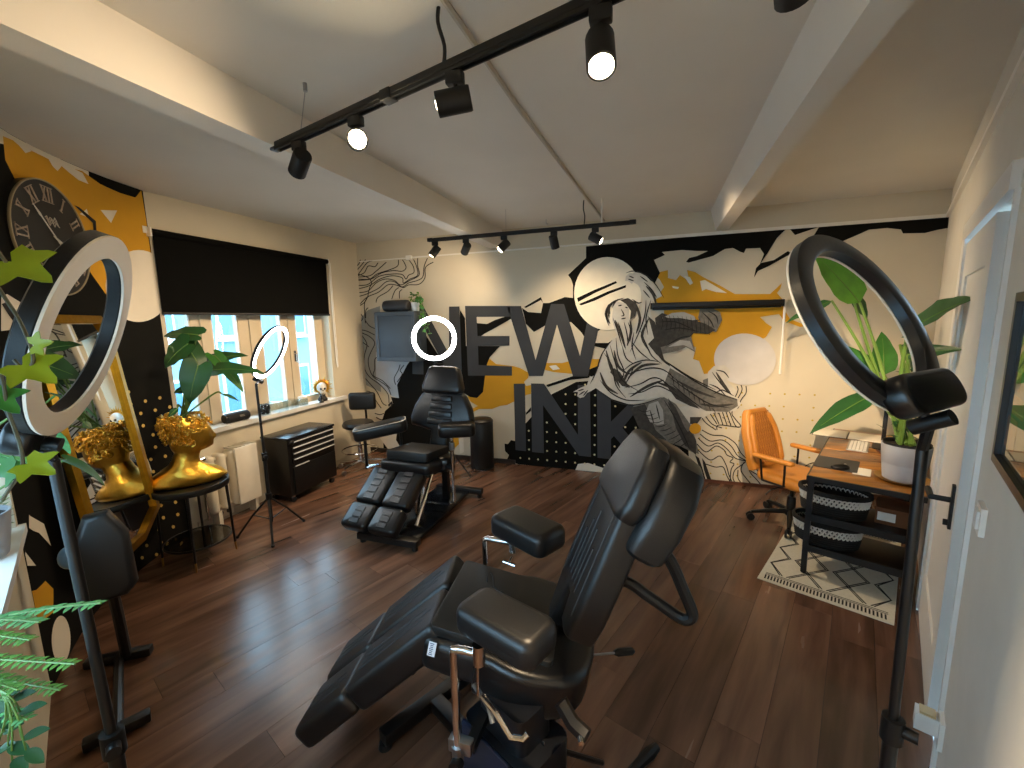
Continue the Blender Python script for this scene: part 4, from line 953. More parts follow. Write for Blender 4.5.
# things on the sill
ZS = WZ0+.026
sp = wthing('portable_speaker', 'black cylindrical portable speaker lying on the left window sill', 'speaker', (-3.42, 2.63, ZS))
M = frame_from((-3.41, 2.64, ZS+.042), (.05, 1, 0))
part(sp, 'speaker_body', MB().lathe([(.0, -.105), (.032, -.104), (.04, -.095), (.042, -.06), (.042, .06), (.04, .095), (.032, .104), (0, .105)], (0, 0, 0), 20, M @ RY(PI/2)), mat('speaker_mesh', '14151A', .8, var=.2, scale=120, bump=.3, bscale=300))
part(sp, 'end_cap', MB().lathe([(.03, -.112), (.036, -.112), (.036, -.100), (.03, -.100)], (0, 0, 0), 20, M @ RY(PI/2)), M_blackplastic)
part(sp, 'logo_plate', MB().box((.0, -.0, .0), (.045, .02, .002), T(-3.368, 2.66, ZS+.05) @ RY(math.radians(72)) @ RZ(PI/2), .0008), mat('logo_grey', '6A6660', .5))
def jar(label, x, y, r, h, fill=None, lid=None, square=False, grp=None):
    t = wthing('glass_jar', label, 'jar', (x, y, ZS), 'clear containers on the window sill')
    M = T(x, y, ZS)
    if square: part(t, 'container', MB().prism(rounded(2*r, 2*r*.9, .012, 3), 0, h, M, .003, 2), M_glass)
    else: part(t, 'container', MB().lathe([(0, 0), (r*.9, 0), (r, .008), (r, h*.82), (r*.8, h), (r*.76, h), (r*.95, h*.8), (r*.95, .012), (0, .01)], (0, 0, 0), 20, M), M_glass)
    if fill:
        f = MB(); q = random.Random(3)
        for k in range(40):
            a = q.random()*6.28; rr_ = r*.8*math.sqrt(q.random()); f.ball((x+rr_*math.cos(a), y+rr_*math.sin(a), ZS+.02+q.random()*(h*.7)), .016, None, 6, 4)
        o = part(t, 'contents', f, fill); o['kind'] = 'stuff'
    if lid: part(t, 'lid', MB().lathe([(0, h), (r*.86, h), (r*.86, h+.016), (.016, h+.02), (.014, h+.035), (0, h+.037)], (0, 0, 0), 20, M), lid)
    return t
jar('round glass jar full of black caps on the left window sill', -3.40, 2.905, .052, .10, M_blackplastic)
jar('wide clear square box beside the jar of black caps on the sill', -3.41, 3.07, .068, .10, None, None, True)
jar('smaller clear square box left of the skull ornament on the sill', -3.42, 3.225, .055, .085, None, None, True)
jar('round clear jar with white lid beside the skull ornament on the sill', -3.40, 3.36, .05, .075, None, M_trim)
sk = wthing('skull_ornament', 'white skull ornament with a golden spiked halo at the end of the sill', 'ornament', (-3.36, 3.60, ZS))
q = V((-3.385, 3.62, ZS)); fw = V((.80, -.60, 0)); lt = V((.6, .8, 0))
Mq = frame_from(q, fw)
M_bone = mat('bone_white', 'D9D5CC', .5, var=.05)
part(sk, 'neck', MB().lathe([(.045, 0), (.05, .02), (.03, .05), (.028, .09)], (0, 0, 0), 14, Mq), M_matblack)
part(sk, 'skull', MB().ball((.0, 0, .145), (.052, .046, .055), Mq).ball((.02, 0, .10), (.032, .03, .032), Mq), M_bone)
for s in (-1, 1): part(sk, 'eye_socket', MB().ball((.043, s*.018, .135), (.008, .012, .012), Mq), M_matblack)
part(sk, 'nose_hole', MB().ball((.05, 0, .115), (.004, .006, .008), Mq), M_matblack)
hl = MB()
for k in range(26):
    a = 2*PI*k/26; r0, r1 = .055, .105+.018*(k % 2)
    if math.sin(a) < -.72: continue
    d = V((0, math.cos(a), math.sin(a))); s = V((0, -math.sin(a), math.cos(a)))*.012; c0 = V((-.02, 0, .145))
    hl.add([c0+d*r0+s, c0+d*r0-s, c0+d*r1, c0+d*(r0+.02)+V((.01, 0, 0)), c0+d*(r0+.02)-V((.01, 0, 0))], [(0, 3, 2), (3, 1, 2), (1, 4, 2), (4, 0, 2), (0, 1, 3), (0, 4, 1)], Mq)
hl.ring((0, 0, 0), .06, .02, .02, Mq @ T(-.02, 0, .145) @ RY(PI/2), 28)
part(sk, 'spiked_halo', hl, M_gold)
pw = wthing('chess_pawn', 'small black chess pawn in front of the skull ornament', 'chess piece', (-3.32, 3.53, ZS))
part(pw, 'pawn', MB().lathe([(0, 0), (.024, 0), (.024, .008), (.016, .016), (.011, .03), (.008, .05), (.014, .055), (.007, .058)], (-3.32, 3.53, ZS), 16), M_leather_sheen)
part(pw, 'pawn_head', MB().ball((-3.32, 3.53, ZS+.068), .013), M_leather_sheen)

# ================================================================== SIDE TABLE, BUST, PLANT
tb = wthing('side_table', 'round two-tier black side table with thin legs under the gold bust', 'table', (-3.02, 1.97, 0))
TX, TY, TZ = -2.985, 1.925, .545
part(tb, 'table_top', MB().lathe([(0, -.012), (.208, -.012), (.213, -.006), (.213, .006), (.208, .01), (0, .01)], (TX, TY, TZ-.01), 40), M_blackmetal)
part(tb, 'top_rim', MB().ring((TX, TY, TZ-.014), .213, .012, .04, None, 48), M_blackmetal)
part(tb, 'lower_shelf', MB().lathe([(0, -.004), (.19, -.004), (.19, .004), (0, .004)], (TX, TY, .14), 36), M_smoke, label='smoked glass lower shelf')
part(tb, 'shelf_rim', MB().ring((TX, TY, .14), .194, .008, .014, None, 48), M_blackmetal)
for k in range(4):
    a = math.radians(-42+k*90); d = V((math.cos(a), math.sin(a), 0))
    lg = part(tb, 'leg', MB().tube([V((TX, TY, TZ-.02))+d*.195, V((TX, TY, .06))+d*.208], [.010, .007], 8), M_blackmetal)
    part(tb, 'leg_tip', MB().tube([V((TX, TY, .06))+d*.208, V((TX, TY, 0))+d*.211], [.007, .006], 8), mat('brass_tip', 'B08A4A', .3, 1), lg)
bu = wthing('bust_planter', 'gold classical bust with curly hair used as a planter', 'bust', (TX, TY, TZ))
fd = V((.52, .85, 0)); Mu = frame_from((TX-.01, TY-.005, TZ+.001), fd) @ Matrix.Diagonal((1.04, 1.06, 1.06, 1))
lev = [(0, .0, .175, .085), (.012, .0, .205, .10), (.03, .0, .212, .105), (.06, -.005, .195, .10), (.085, -.008, .165, .092), (.11, -.01, .12, .085), (.135, -.008, .085, .076), (.165, -.002, .072, .07), (.19, .006, .070, .068), (.21, .016, .072, .067), (.218, .034, .092, .072), (.23, .040, .104, .076), (.245, .041, .110, .08), (.26, .041, .114, .084), (.277, .040, .117, .087), (.293, .038, .119, .09), (.31, .035, .121, .094), (.325, .033, .121, .096), (.34, .030, .122, .098), (.36, .025, .121, .10), (.38, .019, .119, .099), (.40, .012, .114, .095), (.42, .006, .098, .082), (.435, .002, .09, .075), (.435, .002, .07, .06), (.40, .002, .06, .05)]
mb = MB(); NS = 36; vs = []
def g(x, m, s): return math.exp(-((x-m)/s)**2)
for (z, cx, rx, ry) in lev:
    for k in range(NS):
        a = 2*PI*k/NS; x = cx+rx*math.cos(a); y = ry*math.sin(a); da = a if a < PI else a-2*PI
        if z < .13:  # shoulders and collar bones
            y += .012*math.sin(3*a+z*40)*g(z, .06, .04); x += .006*math.sin(5*a+z*90)
        if .13 <= z < .21: x += .008*g(abs(da), .55, .2)
        if .21 < z < .38:
            nose = .019*g(z, .283, .014)*g(da, 0, .15)+.011*g(z, .302, .02)*g(da, 0, .13)
            brow = .009*g(z, .333, .009)*g(abs(da), .22, .28)
            eye = -.010*g(z, .316, .011)*g(abs(da), .34, .14)
            lip = .009*g(z, .256, .005)*g(da, 0, .2)+.008*g(z, .245, .005)*g(da, 0, .18)-.006*g(z, .2505, .003)*g(da, 0, .25)-.006*g(z, .266, .006)*g(da, 0, .2)
            chin = .012*g(z, .228, .010)*g(da, 0, .28); cheek = .005*g(z, .29, .02)*g(abs(da), .6, .25)
            f = nose+brow+eye+lip+chin+cheek; x += f*math.cos(da); y += f*math.sin(da)
        vs.append((x, y, z))
fs = [tuple(range(NS))[::-1]]
for i in range(len(lev)-1):
    for k in range(NS): fs.append((i*NS+k, i*NS+(k+1) % NS, (i+1)*NS+(k+1) % NS, (i+1)*NS+k))
fs.append(tuple((len(lev)-1)*NS+k for k in range(NS)))
part(bu, 'bust_body', mb.add(vs, fs, Mu), M_gold, smooth=60)
hair = MB(); hq = random.Random(5)
for k in range(210):
    z = .262+.18*hq.random()**.8; a = hq.uniform(-PI, PI)
    lim = .98 if z < .34 else (.0 if z > .372 else .6)
    if abs(a) < lim*1.45: continue
    i = min(range(len(lev)-2), key=lambda j: abs(lev[j][0]-z)); _, cx, rx, ry = lev[i]
    R1 = 1.05; p = V((cx+rx*R1*math.cos(a), ry*R1*math.sin(a), z)); nrm = V((math.cos(a), math.sin(a), .35+2.2*max(0, z-.38))).normalized()
    Mh = Mu @ frame_from(p, nrm, (hq.uniform(-.5, .5), hq.uniform(-.5, .5), 1)) @ RY(PI/2)
    cr = hq.uniform(.010, .019); pts = [(cr*(1-.12*j/2)*math.cos(j*.75+k), cr*(1-.12*j/2)*math.sin(j*.75+k), .004+.0022*j) for j in range(10)]
    hair.tube(pts, [.0075*(1-.06*j) for j in range(10)], 6, Mh)
part(bu, 'curled_hair', hair, M_gold, smooth=60)
part(bu, 'ear', MB().ball((.018, -.088, .305), (.018, .008, .024), Mu).ball((.02, .088, .305), (.018, .008, .024), Mu), M_gold) if False else None
part(bu, 'soil', MB().lathe([(0, .004), (.058, 0)], (0, 0, .425), 16, Mu), M_soil)

def leafmesh(L, Wd, droop=.25, fold=.18, shape='oval', n=9, waves=0, q=None):
    """leaf along +x: midrib, two halves folded up, curved down towards the tip; slight thickness"""
    top = []; 
    for i in range(n+1):
        t = i/n
        if shape == 'oval': w = math.sin(PI*min(1, t**.8))**.8
        elif shape == 'heart': w = (1.0 if t < .12 else math.cos((t-.12)/.88*PI/2)**.75)*(.75+.25*min(1, t/.12))
        else: w = math.sin(PI*t**.62)**.85
        w *= Wd/2; z = -droop*L*t*t
        wv = waves*math.sin(t*17)*Wd*.06
        top.append((t*L, w, z, wv))
    vs = []
    for s in (0, -1):
        for (x, w, z, wv) in top:
            for y, k in ((w, 1), (w*.5, .55), (0, 0), (-w*.5, .55), (-w, 1)):
                xx = x-(L*.16 if shape == 'heart' and x < L*.13 and abs(y) > w*.4 else 0)
                vs.append((xx, y, z+fold*abs(y)*(1-.3*k)+wv*k+s*.0012))
    fs = []; m = (n+1)*5
    for i in range(n):
        for j in range(4):
            a = i*5+j; fs.append((a, a+5, a+6, a+1)); fs.append((m+a, m+a+1, m+a+6, m+a+5))
    for i in range(n):
        a = i*5; fs.append((a, m+a, m+a+5, a+5)); b = a+4; fs.append((b, b+5, m+b+5, m+b))
    return vs, fs
def leaf(t, base, tip, wd, m, up=(0, 0, 1), droop=.2, fold=.18, shape='oval', parent=None, waves=0, vein=False):
    base = V(base); tip = V(tip); L = (tip-base).length
    vs, fs = leafmesh(L, wd, droop, fold, shape, 9, waves)
    M = frame_from(base, tip-base, up)
    o = part(t, 'leaf', MB().add(vs, fs, M), m, parent, 60)
    if vein: part(t, 'midrib', MB().tube([M @ V((L*i/6, 0, -droop*L*(i/6)**2+.0015)) for i in range(6)], [.004*(1-i/7) for i in range(6)], 5), M_stem, o)
    return o
def stem(t, pts, r=.006, m=None, parent=None):
    return part(t, 'stem', MB().tube(smoothline(pts, 5), r, 6), m or M_stem, parent)
mo = wthing('potted_plant', 'large-leaved green plant growing out of the gold bust', 'plant', (TX, TY, TZ+.465))
root = V((TX+.005, TY, TZ+.46))
for (bx_, by_, tx_, ty_, dep, wd, dr, sh_) in ((198, 335, 161, 330, 2.80, .17, .25, 'heart'), (188, 344, 157, 364, 2.72, .20, .30, 'heart'), (186, 345, 206, 372, 2.78, .17, .3, 'heart'), (198, 366, 186, 402, 2.70, .21, .3, 'heart'), (205, 372, 250, 359, 2.84, .16, .4, 'heart'), (206, 362, 238, 348, 2.95, .14, .3, 'heart'), (191, 388, 173, 391, 2.74, .08, .2, 'oval'), (184, 350, 168, 346, 2.95, .10, .2, 'heart'), (178, 408, 168, 416, 2.75, .05, .2, 'oval'), (222, 394, 236, 396, 2.76, .03, .3, 'oval'), (215, 356, 243, 384, 2.9, .12, .3, 'heart')):
    b = at(bx_, by_, dep); e = at(tx_, ty_, dep-.05); wd *= .82
    tow = (CAMP-b).normalized()
    leaf(mo, b, e, wd, random.choice((M_leafd, M_leafd, M_leaf)), tow*.8+V((0, 0, .8)), dr, .22, sh_, None, .6, True)
    stem(mo, [root+V((random.uniform(-.02, .02), random.uniform(-.02, .02), 0)), root.lerp(b, .45)+V((.02, .0, .03)), b.lerp(root, .12)+V((0, 0, .03)), b], .0055)

# ================================================================== MIRROR AND CLOCK ON THE CURVED WALL
mn = V((.80, .60, 0)); md = V((.60, -.80, 0)); lean = math.radians(5.5)
mup = (V((0, 0, 1))*math.cos(lean)-mn*math.sin(lean)).normalized(); mnn = md.cross(mup)
if mnn.dot(mn) < 0: mnn = -mnn
m0 = V((-3.06, 1.79, .03))    # lower middle edge start of the leaning mirror
mi = wthing('wall_mirror', 'tall gilt-framed mirror with cut corners leaning on the black wall', 'mirror', m0)
Mm = Matrix(((md.x, mup.x, mnn.x, m0.x), (md.y, mup.y, mnn.y, m0.y), (md.z, mup.z, mnn.z, m0.z), (0, 0, 0, 1)))
def octa(w, h, c, x0=0, y0=0): return [(x0+c*1.9, y0), (x0+w-c*1.9, y0), (x0+w, y0+c*.85), (x0+w, y0+h-c*.7), (x0+w-c*.5, y0+h), (x0+c*.5, y0+h), (x0, y0+h-c*.7), (x0, y0+c*.85)]
MWD, MHT = .66, 1.35
oo = octa(MWD, MHT, .13, .03, .30); ii = octa(MWD-.09, MHT-.09, .105, .075, .345)
mb = MB(); n = 8
for (a, b, za, zb) in ((oo, oo, 0, .03), (oo, ii, .03, .035), (ii, ii, .035, .012)):
    vs = [Mm @ V((x, y, za)) for x, y in a]+[Mm @ V((x, y, zb)) for x, y in b]
    mb.add(vs, [(i, (i+1) % n, n+(i+1) % n, n+i) for i in range(n)])
mb.add([Mm @ V((x, y, 0)) for x, y in oo], [tuple(range(n))])
part(mi, 'gilt_frame', mb, M_goldframe, smooth=0)
part(mi, 'mirror_glass', MB().add([Mm @ V((x, y, .014)) for x, y in ii], [tuple(range(8))]), M_mirror, smooth=0)

def onclock(px, py): return on_plane(px, py, cw0, cn)
cn = V((.80, .60, .0)).normalized(); cw0 = V((-3.15, 1.62, 2.1))
cc = onclock(54, 239); 
cl = wthing('wall_clock', 'large round black wall clock with bronze Roman numerals on the ochre mural', 'clock', cc)
cu = V((0, 0, 1)); cr_ = V((-.60, .80, 0))      # to the right as seen from the room
Mc = Matrix(((cr_.x, cu.x, cn.x, cc.x), (cr_.y, cu.y, cn.y, cc.y), (cr_.z, cu.z, cn.z, cc.z), (0, 0, 0, 1)))
CR = .288
part(cl, 'clock_face', MB().lathe([(0, -.10), (CR, -.10), (CR, .0), (0, .0)], (0, 0, 0), 56, Mc), mat('clock_black', '1B1A19', .45, var=.1, scale=12))
part(cl, 'rim', MB().ring((0, 0, -.0), CR, .007, .012, Mc, 64), mat('clock_rim', 'A2957A', .4, .3))
M_brz = mat('bronze_numeral', 'A9998A', .4, .2, var=.3, scale=30)
ROM = ['XII', 'I', 'II', 'III', 'IIII', 'V', 'VI', 'VII', 'VIII', 'IX', 'X', 'XI']
for h_, s in enumerate(ROM):
    a = PI/2-h_*PI/6; w_ = {'I': .022, 'V': .04, 'X': .042}; tot = sum(w_[c_] for c_ in s); x = -tot/2; nm_ = MB()
    Mn = Mc @ T(.222*math.cos(a), .222*math.sin(a), .002) @ RZ(a-PI/2)
    H2 = .038
    def bar(x0, y0, x1, y1, wd):
        d = V((x1-x0, y1-y0, 0)); L = d.length; nm_.box((0, 0, 0), (L, wd, .004), Mn @ T((x0+x1)/2, (y0+y1)/2, 0) @ RZ(math.atan2(d.y, d.x)))
    for c_ in s:
        ww = w_[c_]; mid_ = x+ww/2
        if c_ == 'I': bar(mid_, -H2, mid_, H2, .007)
        if c_ == 'V': bar(mid_-.014, H2, mid_, -H2, .008); bar(mid_+.014, H2, mid_, -H2, .004)
        if c_ == 'X': bar(mid_-.014, H2, mid_+.014, -H2, .008); bar(mid_+.014, H2, mid_-.014, -H2, .004)
        x += ww
    bar(-tot/2, H2, tot/2, H2, .003); bar(-tot/2, -H2, tot/2, -H2, .003)
    part(cl, 'numeral', nm_, M_brz, smooth=0)
def hand(a, L, w):
    M = Mc @ T(0, 0, .012) @ RZ(a)
    return MB().add([(-.03, 0, 0), (0, w*.5, 0), (L*.62, w*.4, 0), (L*.72, w, 0), (L, 0, 0), (L*.72, -w, 0), (L*.62, -w*.4, 0), (0, -w*.5, 0), (-.03, 0, .003), (0, w*.5, .003), (L*.62, w*.4, .003), (L*.72, w, .003), (L, 0, .003), (L*.72, -w, .003), (L*.62, -w*.4, .003), (0, -w*.5, .003)],
        [tuple(range(8))[::-1], tuple(range(8, 16))]+[(i, (i+1) % 8, 8+(i+1) % 8, 8+i) for i in range(8)], M)
M_hand = mat('clock_hand', 'D6D4CE', .4)
part(cl, 'minute_hand', hand(math.radians(-47+180), .20, .007), M_hand)
part(cl, 'hour_hand', hand(math.radians(-24), .13, .010), M_hand)
part(cl, 'hand_tail', hand(math.radians(-47), .07, .008), M_hand)
sq = MB()
for k in range(3): sq.tube([Mc @ V((-.045+.012*i+.04*k*.2, .10+.012*math.sin(i*2.3+k)-.012*k, .003)) for i in range(8)], .0025, 5)
part(cl, 'face_script', sq, mat('script_pale', 'B9AFA2', .5), label='small illegible pale script')

# ================================================================== DESK CORNER
DO = V((.895, 2.90, 0)); DB = V((.9181, -.3963, 0))   # near left corner; RA runs along the right wall, DB towards it
def D(a, b, z): return DO+RA*a+DB*b+V((0, 0, z))
MD = frame_from(DO, RA)      # local x along the desk, local y away from the wall
def dbox(mb, a0, a1, b0, b1, z0, z1, r=0): return mb.box(((a0+a1)/2, -(b0+b1)/2, (z0+z1)/2), (a1-a0, b1-b0, z1-z0), MD, r)
DL, DD, DZ = 1.42, .52, .64
dk = wthing('desk', 'rustic brown desk with black metal frame along the right wall', 'desk', DO)
for i in range(4): part(dk, 'plank', dbox(MB(), .004+i*DL/4, DL/4*(i+1), 0, DD, DZ-.022, DZ, .002), M_desk)
part(dk, 'top_edge', dbox(dbox(MB(), -.01, .004, 0, DD, DZ-.03, DZ+.0005), -.01, DL, -.008, 0, DZ-.03, DZ-.001), M_blackmetal)
for (a, b) in ((.012, .012), (.012, DD-.03), (DL-.03, .012), (DL-.03, DD-.03), (.40, DD-.03)):
    lg = part(dk, 'leg', dbox(MB(), a-.012, a+.018, b-.012, b+.018, .012, DZ-.022), M_blackmetal)
    part(dk, 'levelling_foot', MB().cyl(D(a+.003, b+.003, .005), D(a+.003, b+.003, .022), .014), M_matblack, lg)
for z in (.18, .38):
    part(dk, 'shelf_board', dbox(MB(), .02, .38, .02, DD-.02, z-.022, z, .002), mat('dark_board', '1E130C', .4, var=.2), label='dark lower shelf board')
    part(dk, 'shelf_rail', dbox(MB(), .0, .02, .012, DD-.012, z-.024, z+.02), M_blackmetal)
part(dk, 'rear_rail', dbox(MB(), .03, DL-.03, DD-.03, DD-.012, .30, .33), M_blackmetal)

def basket(label, a, b, z, L, Wd, H, az):
    c = D(a, b, 0); t = wthing('rope_basket', label, 'basket', (c.x, c.y, z), 'rope baskets on the desk shelf')
    def oval(s, zz, n=40): return [V((c.x, c.y, zz))+RZ(az) @ V((L/2*s*math.cos(2*PI*k/n), Wd/2*s*math.sin(2*PI*k/n), 0)) for k in range(n)]
    def coils(nm, z0, z1, n, mt, r):
        mb = MB()
        for i in range(n):
            zz = z0+(z1-z0)*(i+.5)/n; s = .86+.14*(zz-z)/H
            mb.tube(oval(s, zz), r, 5, closed=True)
        return part(t, nm, mb, mt)
    rr_ = H/9/1.7
    coils('basket_body', z+.004, z+H*.50, 5, M_ropeb, rr_)
    coils('rim', z+H*.86, z+H, 2, M_ropeb, rr_*1.1)
    band = MB(); n = 44          # plaited white band: slanted strands in two layers
    for k in range(n):
        for d_ in (1, -1):
            pts = []
            for i in range(4):
                zz = z+H*(.50+.36*i/3); s = .86+.14*(zz-z)/H; an = 2*PI*(k+d_*i*.5)/n; off = 1.0+.01*(d_*(1 if i % 2 else -1))
                pts.append(V((c.x, c.y, zz))+RZ(az) @ V((L/2*s*off*math.cos(an), Wd/2*s*off*math.sin(an), 0)))
            band.tube(pts, .0062, 4)
    o = part(t, 'plaited_band', band, M_rope); o['kind'] = 'stuff'
    bt = MB(); ov = oval(.86, z+.004, 30); bt.add(ov+[V((c.x, c.y, z+.004))], [(k, (k+1) % 30, 30) for k in range(30)])
    part(t, 'basket_bottom', bt, M_ropeb, smooth=0)
    lining = MB(); A_, B_ = oval(.84, z+H*.5, 40), oval(.97, z+H*.86, 40)
    lining.add(A_+B_, [(k, (k+1) % 40, 40+(k+1) % 40, 40+k) for k in range(40)]); part(t, 'lining', lining, M_ropeb, smooth=60)
    return t
azb = math.atan2(DB.y, DB.x)
basket('upper black and white rope basket on the desk shelf', .165, .12, .381, .36, .25, .15, azb)
bk2 = basket('lower black and white rope basket on the bottom desk shelf', .165, .10, .181, .36, .25, .15, azb)
bc_ = D(.165, .10, .181)
cl_ = wthing('folded_cloth', 'dark cloth lying in the lower rope basket', 'cloth', bc_+V((0, 0, .012)))
part(cl_, 'cloth', MB().ball(bc_+V((-.02, .01, .045)), (.10, .07, .035), None, 12, 7).ball(bc_+V((.05, -.02, .05)), (.06, .05, .035), None, 10, 6), mat('charcoal_cloth', '26262A', .95, var=.2, bump=.5, bscale=40))
cbx = D(.25, .34, .381)
bx_ = wthing('cardboard_box', 'brown cardboard box with a white label on the desk shelf', 'box', cbx)
part(bx_, 'box_body', dbox(MB(), .15, .35, .32, .48, .382, .48, .002), mat('cardboard', '6B4226', .85, var=.08))
part(bx_, 'box_label', MB().box((.149, -.37, .43), (.002, .08, .05), MD), mat('label_white', 'D8D6D0', .6))

# desktop things
def desk_at(px, py, z=DZ): return on_plane(px, py, (0, 0, z), (0, 0, 1))
azd = math.atan2(RA.y, RA.x)
mp = desk_at(835, 464); mpd = wthing('mouse_pad', 'dark mouse pad at the near edge of the desk', 'mouse pad', (mp.x, mp.y, DZ+.001))
part(mpd, 'pad', MB().prism(rounded(.27, .22, .012, 3), 0, .003, T(mp.x+.01, mp.y-.0, DZ+.001) @ RZ(azd)), mat('slate_rubber', '26282B', .5))
ms_ = desk_at(840, 469); mo_ = wthing('computer_mouse', 'black computer mouse on the dark mouse pad', 'mouse', (ms_.x, ms_.y, DZ+.004))
Mm_ = T(ms_.x, ms_.y, DZ+.0045) @ RZ(azd-.9)
vs = []; 
mb = MB(); mb.ball((0, 0, .008), (.055, .031, .02), Mm_, 16, 8)
for i, v in enumerate(mb.v): mb.v[i].z = max(v.z, DZ+.0045)
sh_ = part(mo_, 'mouse_shell', mb, M_blackplastic, smooth=60)
part(mo_, 'scroll_wheel', MB().cyl(Mm_ @ V((.028, -.004, .024)), Mm_ @ V((.028, .004, .024)), .007), M_steel)
pa = desk_at(862, 472); pp = wthing('paper_sheet', 'small white paper beside the mouse pad', 'paper', (pa.x, pa.y, DZ+.0012))
part(pp, 'sheet', MB().box((0, 0, .001), (.15, .085, .0016), T(pa.x, pa.y, DZ+.001) @ RZ(azd)), mat('paper_white', 'DAD7CE', .7, var=.01), smooth=0)
kb = desk_at(858, 447); kt = wthing('keyboard', 'slim silver keyboard on the desk', 'keyboard', (kb.x, kb.y, DZ+.001))
Mk = T(kb.x, kb.y, DZ+.001) @ RZ(azd)
part(kt, 'keyboard_base', MB().box((0, 0, .006), (.30, .12, .010), Mk, .004), mat('aluminium', 'A5A29B', .4, .6))
keys = [(-.133+i*.0215, -.042+j*.0205) for i in range(13) for j in range(5)]
k0 = None
for (x, y) in keys:
    if k0 is None:
        k0 = finish('key', MB().box((0, 0, 0), (.0185, .017, .004), None, .0015, 1), mat('key_white', 'CFCDC6', .5, var=0), kt, 0); o = k0
    else: o = k0.copy(); COL.objects.link(o); o.parent = kt
    o.matrix_local = T(*( (Mk @ V((x, y, .0128)) - BASE[kt.name])*K)) @ RZ(azd)
nb = desk_at(844, 435); nt_ = wthing('notebook', 'open white notebook at the far end of the desk', 'notebook', (nb.x, nb.y, DZ+.001))
Mn_ = T(nb.x+.02, nb.y-.02, DZ+.001) @ RZ(azd)
part(nt_, 'pages', MB().box((0, .11, .005), (.24, .21, .008), Mn_, .002).box((0, -.11, .005), (.24, .21, .008), Mn_, .002), mat('paper_cream', 'DCD5C4', .7, var=.01))
part(nt_, 'cover', MB().box((0, 0, .0006), (.25, .45, .001), Mn_), M_leather)
ph_ = desk_at(872, 452); pht = wthing('phone', 'dark phone with brown case lying beside the keyboard', 'phone', (ph_.x, ph_.y, DZ+.001))
Mp_ = T(ph_.x+.06, ph_.y-.02, DZ+.001) @ RZ(azd+.3)
part(pht, 'phone_body', MB().box((0, 0, .005), (.12, .06, .009), Mp_, .004), mat('phone_case', '6B3B1E', .5)); part(pht, 'screen', MB().box((0, 0, .0098), (.108, .05, .0008), Mp_), M_leather_sheen)
lc = desk_at(874, 436); lt_ = wthing('monitor', 'dark narrow screen standing behind the plant pot on the desk', 'monitor', (lc.x, lc.y, DZ))
Mq_ = T(1.57, 3.66, DZ) @ RZ(azd)
part(lt_, 'stand', MB().prism(rounded(.16, .12, .03), 0, .008, Mq_).cyl(Mq_ @ V((0, 0, .008)), Mq_ @ V((0, 0, .12)), .012), M_blackmetal)
sc_ = part(lt_, 'monitor_body', MB().box((0, 0, .20), (.42, .022, .24), Mq_, .005), M_blackplastic)
part(lt_, 'screen', MB().box((0, .012, .20), (.39, .002, .21), Mq_), mat('dark_screen', '0A0B0D', .12), sc_)
# plate and pot with the big plant
PX, PY = 1.375, 2.95
pl = wthing('plate', 'gold plate under the plant pot on the desk', 'plate', (PX, PY, DZ+.001))
part(pl, 'plate', MB().lathe([(0, .001), (.10, .001), (.126, .014), (.129, .017), (.122, .017), (.10, .006), (0, .006)], (PX, PY, DZ), 40), mat('gold_plate', 'B98B32', .3, .9, var=.1))
pt_ = wthing('plant_pot', 'pale grey ribbed plant pot standing on the gold plate', 'pot', (PX, PY, DZ+.0075))
pr = [(0, .008), (.088, .008), (.092, .012), (.102, .10), (.1025, .108), (.104, .11), (.112, .215), (.107, .215), (.098, .10), (.0, .06)]
part(pt_, 'pot_body', MB().lathe(pr, (PX, PY, DZ), 40), M_pot)
part(pt_, 'inner_pot', MB().lathe([(.105, .20), (.107, .228), (.102, .228), (.097, .19)], (PX, PY, DZ), 36), M_matblack, label='black nursery pot inside the rim')
part(pt_, 'soil', MB().lathe([(.1, .205), (0, .215)], (PX, PY, DZ), 24), M_soil)
sz = wthing('strelitzia_plant', 'tall plant with large paddle leaves in the pale grey pot on the desk', 'plant', (PX, PY, DZ+.222))
r0 = V((PX, PY, DZ+.222))
for (bx_, by_, tx_, ty_, dep, dt_, wd, mt, dr, upv) in (
    (860, 303, 818, 250, 2.95, .0, .21, M_leafb2 if 'M_leafb2' in globals() else mat('leaf_light', '4F8A20', .45, var=.25, scale=9), .12, (-.1, -.9, .5)),
    (908, 332, 961, 292, 2.20, -.38, .19, M_leafd, .12, (-.9, .4, .45)), (908, 355, 957, 346, 2.20, -.3, .08, M_leafd, .1, (-.9, .4, .4)),
    (872, 395, 812, 425, 2.90, -.1, .15, M_leafd, .15, (-.2, -.6, .8)), (872, 374, 846, 345, 2.95, .0, .13, M_leaf, .1, (0, -1, .4)),
    (884, 375, 884, 330, 3.05, .05, .16, M_leaf, .1, (0, -1, .3)), (832, 301, 785, 318, 3.10, .1, .10, M_leafd, .15, (0, -.5, .9)),
    (925, 378, 950, 378, 2.2, -.25, .06, M_leafd, .1, (-.9, .4, .4)), (852, 296, 872, 318, 3.1, .0, .09, M_leafd, .2, (0, -1, .4)), (900, 345, 930, 375, 2.9, 0, .13, M_leafd, .3, (0, -.7, .7))):
    b = at(bx_, by_, dep); e = at(tx_, ty_, dep+dt_)
    leaf(sz, b, e, wd, mt, upv, dr, .25, 'paddle', None, .5, True)
    rt = r0+V((random.uniform(-.05, .05), random.uniform(-.05, .05), 0))
    stem(sz, [rt, rt.lerp(b, .5)+V((random.uniform(-.03, .03), 0, .03)), b], [.013-.0005*i for i in range(11)])
